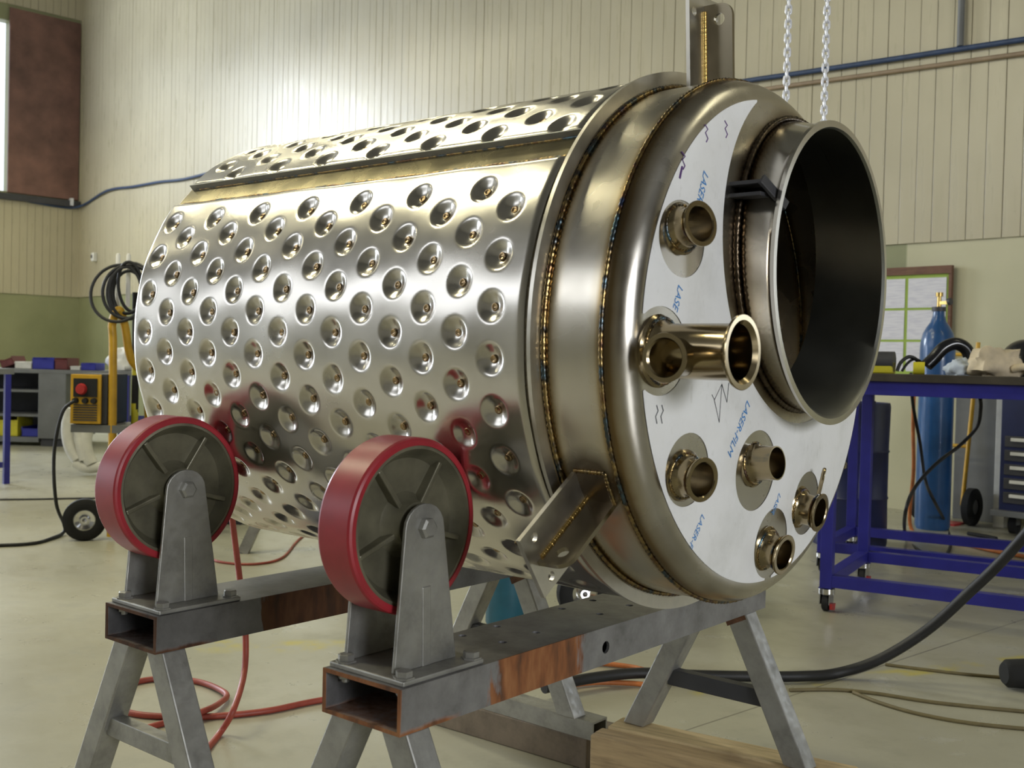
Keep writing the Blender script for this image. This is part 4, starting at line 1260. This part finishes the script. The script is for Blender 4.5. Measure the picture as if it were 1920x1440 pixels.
# local: x to the right as seen from the floor, y away
cart_wheel(t, (0, 0, .108), .108, (.35, -.94, 0))
cart_wheel(t, (.50, .26, .108), .108, (.35, -.94, 0))
mb = MB(); mb.tube([(0, .04, .108), (.48, .25, .108)], .012, 8); mb.build('axle', M['grey_dark'], t)
mb = MB(); mb.tube(spline([(.13, .02, .02), (.13, .02, .5), (.125, .02, 1.0), (.12, .02, 1.13), (.15, .03, 1.20), (.17, .06, 1.12), (.19, .10, .95), (.24, .2, .8), (.26, .22, .3)], 8), .021, 12); mb.build('frame_tube', M['yellow'], t, 60)
mb = MB(); mb.tube([(.195, .16, .05), (.195, .16, .9), (.19, .16, 1.3)], .018, 10); pole = mb.build('striped_pole', M['black'], t, 60)
for z_ in (.35, .60, .86, 1.06):
    mb = MB(); mb.tube([(.195, .16, z_), (.194, .16, z_+.11)], .0186, 10); mb.build('yellow_band', M['bright_yellow'], pole, 60)
mb = MB(); mb.box((-.08, .0, .56), (.36, .31, .60)); mb.build('shelf', M['grey'], t, 0)
mb = MB(); mb.box((-.06, -.07, .07), (.40, .40, .10)); mb.build('floor_tray', M['grey_dark'], t, 0) if False else None
wm = thing('welding_machine', 'yellow and black welding machine with red knob on the cart shelf', 'welding machine', (wl0.x, wl0.y, 0), math.atan2(rgt0.y, rgt0.x))
mb = MB(); mb.box((-.075, .005, .602), (.106, .30, .865)); mb.build('casing', M['grey_dark'], wm, 0, .006)
mb = MB(); mb.box((-.08, -.012, .606), (.078, .004, .862)); fp = mb.build('front_panel', M['yellow'], wm, 0, .004)
mb = MB(); mb.box((-.062, -.018, .745), (.060, -.012, .84)); mb.build('control_recess', M['black'], fp, 0)
mb = MB(); mb.lathe([(0, .03), (.02, .024), (.02, 0)], frame_x((-.02, -.018, .785), (0, -1, 0)), 16); mb.build('knob', M['red_paint'], fp, 30)
for k in range(7):
    mb = MB(); mb.box((-.062, -.016, .622+k*.013), (.060, -.010, .628+k*.013)); mb.build('vent_slot', M['grey_dark'], fp, 0)
for x in (-.05, .0, .045):
    mb = MB(); mb.lathe([(0, .016), (.022, .013), (.022, 0)], frame_x((x, -.012, .725), (0, -1, 0)), 14); mb.build('socket', M['black'], fp, 30)
# coil of black cable hung on the cart
Mc = Matrix.Translation((wl0.x, wl0.y, 0)) @ Matrix.Rotation(math.atan2(rgt0.y, rgt0.x), 4, 'Z')
random.seed(2)
mb = MB()
for k in range(7):
    rx = .125+random.uniform(-.02, .02); rz = .135+random.uniform(-.025, .015); cx_ = .195+random.uniform(-.035, .04); cz_ = 1.30+random.uniform(-.02, .02)
    pts = [(cx_+rx*math.cos(2*PI*i/36)*(.75+.25*math.cos(k)), -.02+.02*k*.5+.03*math.sin(2*PI*i/36+k), cz_+rz*math.sin(2*PI*i/36)) for i in range(36)]
    mb.tube([Mc @ Vector(p) for p in pts], .0085, 8, closed=True)
tag(mb.build('cable_coil', M['hose_black'], None, 60), 'coil of black welding cable hung on the yellow cart', 'cable')
for x, lab in ((.115, 'first'), (.17, 'second')):
    o_ = Mc @ Vector((x, .10, 1.22))
    mb = MB(); mb.lathe([(0, 0), (0, .012), (.27, .011), (.28, .006), (.28, 0)], Matrix.Rotation(-PI/2, 4, 'Y'), 12)
    o = mb.build('filler_rod_tube', M['white'], None, 40); o.location = o_
    tag(o, 'white filler rod tube standing up out of the cable coil', 'tube', 'white tubes in the cable coil')
gcp = Mc @ Vector((.285, .42, 0))
t2 = gas_cylinder('gas_cylinder', 'pale blue gas cylinder half hidden behind the rear end of the tank', (gcp.x, gcp.y, 0), 1.30, .085, 'cyl_blue')
mb = MB(); mb.lathe([(0, .0), (.0, .03), (.03, .035), (.06, .02), (.06, 0)], Matrix.Translation((-.02, 0, 1.42)) @ Matrix.Rotation(-PI/2, 4, 'Y'), 14); mb.build('gauge', M['black'], t2, 40)
tb = Mc @ Vector((.42, .62, 0))
t = thing('teal_cabinet', 'teal metal cabinet standing behind the welder cart', 'cabinet', (tb.x, tb.y, 0), math.atan2(rgt0.y, rgt0.x))
mb = MB(); mb.box((-.22, 0, .06), (.25, .4, .93)); mb.build('body', M['teal'], t, 0, .008)
mb = MB(); mb.box((-.20, -.012, .10), (.23, 0, .88)); d_ = mb.build('door', M['teal'], t, 0, .003)
mb = MB(); mb.box((.15, -.03, .5), (.17, -.012, .6)); mb.build('handle', M['chrome'], d_, 0)
mb = MB(); mb.box((-.2, .02, 0), (.23, .38, .06)); mb.build('plinth', M['grey_dark'], t, 0)
hose('welding_cable', [Mc @ Vector((-.05, -.03, .725)), Mc @ Vector((-.10, -.06, .66)), Mc @ Vector((-.13, -.08, .45)), Mc @ Vector((-.115, -.08, .2)), fz(122, 992, .03), fz(95, 1010, .009), fz(50, 1020, .009), fz(-60, 1024, .009)], .009, 'hose_black', 'black welding cable dropping from the machine to the floor', 'cable')
hose('floor_cord', [fz(-40, 937, .006), fz(60, 936, .006), fz(190, 934, .006), fz(300, 940, .006)], .006, 'grey_dark', 'thin grey cord lying straight across the floor behind the cart', 'cord')
# cream leather sheet / hose bundle hanging behind the machine
bq = fz(150, 882)
base_s = (CAM-Vector((bq.x, bq.y, CAM.z))).length
mb = MB()
def stripe(px, w):
    pts = [dz(a, b, 8.55) for a, b in px]; mb.tube(spline(pts, 6), w, 10)
stripe([(132, 765), (126, 800), (130, 835), (145, 862)], .045)
stripe([(150, 800), (152, 830), (160, 862)], .05)
stripe([(166, 800), (160, 825), (163, 850), (172, 870)], .05)
stripe([(140, 868), (165, 878), (195, 874)], .04)
tag(mb.build('leather_apron', M['white'], None, 60), 'pale cream apron slumped on the floor between welder cart and bench', 'apron')
# blue table at the left edge
t = thing('work_table', 'thin legged blue table at the open edge of the floor before the bench', 'table', (-6.66, 2.10, 0), math.atan2(rgt0.y, rgt0.x)+.75)
mb = MB(); mb.box((-1.6, -.02, .80), (.04, .8, .84)); mb.build('table_top', M['grey'], t, 0)
for x in (-1.56, 0):
    for y in (0, .74):
        mb = MB(); mb.box((x-.02, y-.02, 0), (x+.02, y+.02, .80)); mb.build('leg', M['blue'], t, 0)
for y in (0, .74):
    mb = MB(); mb.box((-1.53, y-.02, .12), (-.03, y+.02, .16)); mb.build('bottom_rail', M['blue'], t, 0)
# long grey bench with shelves
bp0 = fz(118, 838)
bt = thing('storage_bench', 'long grey workbench with open shelves of coloured bins', 'bench', (bp0.x, bp0.y, 0), math.atan2(rgt0.y, rgt0.x))
mb = MB(); mb.box((-2.2, 0, .745), (1.3, .8, .785)); mb.build('worktop', M['grey'], bt, 0, .004)
mb = MB(); mb.box((-.26, 0, .08), (.02, .8, .745)); mb.build('side_cabinet', M['grey'], bt, 0, .004)
mb = MB(); mb.box((-2.2, .76, .05), (-.26, .8, .745)); mb.build('back_panel', M['grey_dark'], bt, 0)
mb = MB(); mb.box((-2.2, .02, .30), (-.26, .76, .325)); mb.build('shelf', M['grey'], bt, 0)
mb = MB(); mb.box((-2.2, .02, .55), (-.26, .76, .575)); mb.build('shelf', M['grey'], bt, 0)
mb = MB(); mb.box((-2.2, .02, .04), (-.26, .76, .09)); mb.build('shelf', M['grey'], bt, 0)
mb = MB(); mb.box((.6, 0, 0), (.66, .06, .745)); mb.build('leg', M['blue'], bt, 0)
mb = MB(); mb.box((1.2, 0, 0), (1.26, .06, .745)); mb.build('leg', M['blue'], bt, 0)
mb = MB(); mb.box((-.24, .03, 0), (0, .77, .08)); mb.build('plinth', M['grey_dark'], bt, 0)
Mbn = Matrix.Translation((bp0.x, bp0.y, 0)) @ Matrix.Rotation(math.atan2(rgt0.y, rgt0.x), 4, 'Z')
def bin_(x, y, z, w, d, h, mat, label, tilt=0.):
    p = Mbn @ Vector((x, y, z))
    t = thing('storage_bin', label, 'bin', p, math.atan2(rgt0.y, rgt0.x), 'bins on the grey bench')
    t.rotation_euler = (0, tilt, math.atan2(rgt0.y, rgt0.x))
    mb = MB()
    mb.box((0, 0, 0), (w, d, .006)); mb.box((0, 0, 0), (.006, d, h)); mb.box((w-.006, 0, 0), (w, d, h)); mb.box((0, 0, 0), (w, .006, h*.8)); mb.box((0, d-.006, 0), (w, d, h))
    mb.build('tray', M[mat], t, 0)
    mb = MB(); mb.box((-.004, -.008, h*.74), (w+.004, .004, h*.82)); mb.build('lip', M[mat], t, 0)
bin_(-.68, .1, .787, .13, .3, .09, 'maroon', 'tilted maroon bin on top of the grey bench', -.35)
bin_(-.54, .08, .787, .17, .25, .075, 'white', 'low white bin between maroon and blue bins on the bench')
bin_(-.36, .08, .787, .22, .3, .12, 'bin_blue', 'bright blue bin on top of the grey bench')
bin_(-.13, .08, .787, .13, .3, .12, 'maroon', 'upright maroon bin on the bench beside the blue bin')
bin_(.03, .08, .787, .10, .2, .04, 'white', 'shallow white bin on the bench beside the maroon bin')
bin_(.14, .08, .787, .15, .25, .075, 'bin_blue', 'small dark blue bin on the bench near the white sack')
bin_(-.70, .08, .092, .20, .35, .20, 'bright_yellow', 'bright yellow bin on the bottom shelf of the bench')
bin_(-.46, .08, .092, .17, .35, .10, 'bin_blue', 'blue bin on the bottom shelf of the bench')
bin_(-.345, .45, .092, .07, .2, .17, 'white', 'narrow white bin on the bottom shelf of the bench')
bin_(.45, .30, 0.0, .22, .35, .30, 'bin_blue', 'deep blue bin on the floor under the bench')
pw = Mbn @ Vector((.50, .30, .785))
o = lump((0, 0, 0), .20, .14, .15, 5, .35, 1.5).build('white_sack', M['white'], None, 60); o.location = pw
tag(o, 'white sack heaped on the bench behind the welder cart', 'sack')
# trestle and second cart behind the tank
t0_ = fz(456, 1037)
t = thing('steel_trestle', 'grey steel trestle leg frame standing on the floor behind the tank', 'trestle', (t0_.x, t0_.y, 0), math.atan2(rgt0.y, rgt0.x))
mb = MB(); mb.bar((0, 0, 0), (.22, .10, .55), .05, .05, (0, 1, 0)); mb.build('leg', M['leg'], t, 0)
mb = MB(); mb.bar((.65, .20, 0), (.43, .12, .55), .05, .05, (0, 1, 0)); mb.build('leg', M['leg'], t, 0)
mb = MB(); mb.bar((.06, .03, .14), (.60, .19, .18), .04, .04); mb.build('cross_bar', M['grey_dark'], t, 0)
mb = MB(); mb.bar((.1, .1, .57), (.55, .12, .57), .08, .06); mb.build('top_bar', M['leg'], t, 0)
c0 = fz(1092, 1160)
t = thing('tool_cart', 'small cart with black tyre and chrome hub under the tank', 'cart', (c0.x, c0.y, 0), math.atan2(rgt0.y, rgt0.x))
cart_wheel(t, (0, 0, .10), .10, (.2, -.98, 0))
cart_wheel(t, (.12, .5, .10), .10, (.2, -.98, 0))
mb = MB(); mb.tube([(0, .03, .10), (.12, .48, .10)], .012, 8); mb.build('axle', M['grey_dark'], t)
mb = MB(); mb.box((.06, .05, .06), (.55, .6, .30)); mb.build('body', M['grey_dark'], t, 0, .01)
p = fz(950, 1170)
t = thing('teal_drum', 'teal drum standing on the floor behind the rear roller stand', 'drum', (p.x, p.y, 0))
mb = MB(); mb.lathe([(0, 0), (0, .075), (.01, .08), (.33, .08), (.34, .075), (.34, 0)], Matrix.Rotation(-PI/2, 4, 'Y'), 28); mb.build('drum_body', M['teal'], t, 40)
mb = MB(); mb.lathe([(.338, .083), (.35, .083), (.352, .07), (.352, 0)], Matrix.Rotation(-PI/2, 4, 'Y'), 28); mb.build('lid', M['grey_dark'], t, 40)
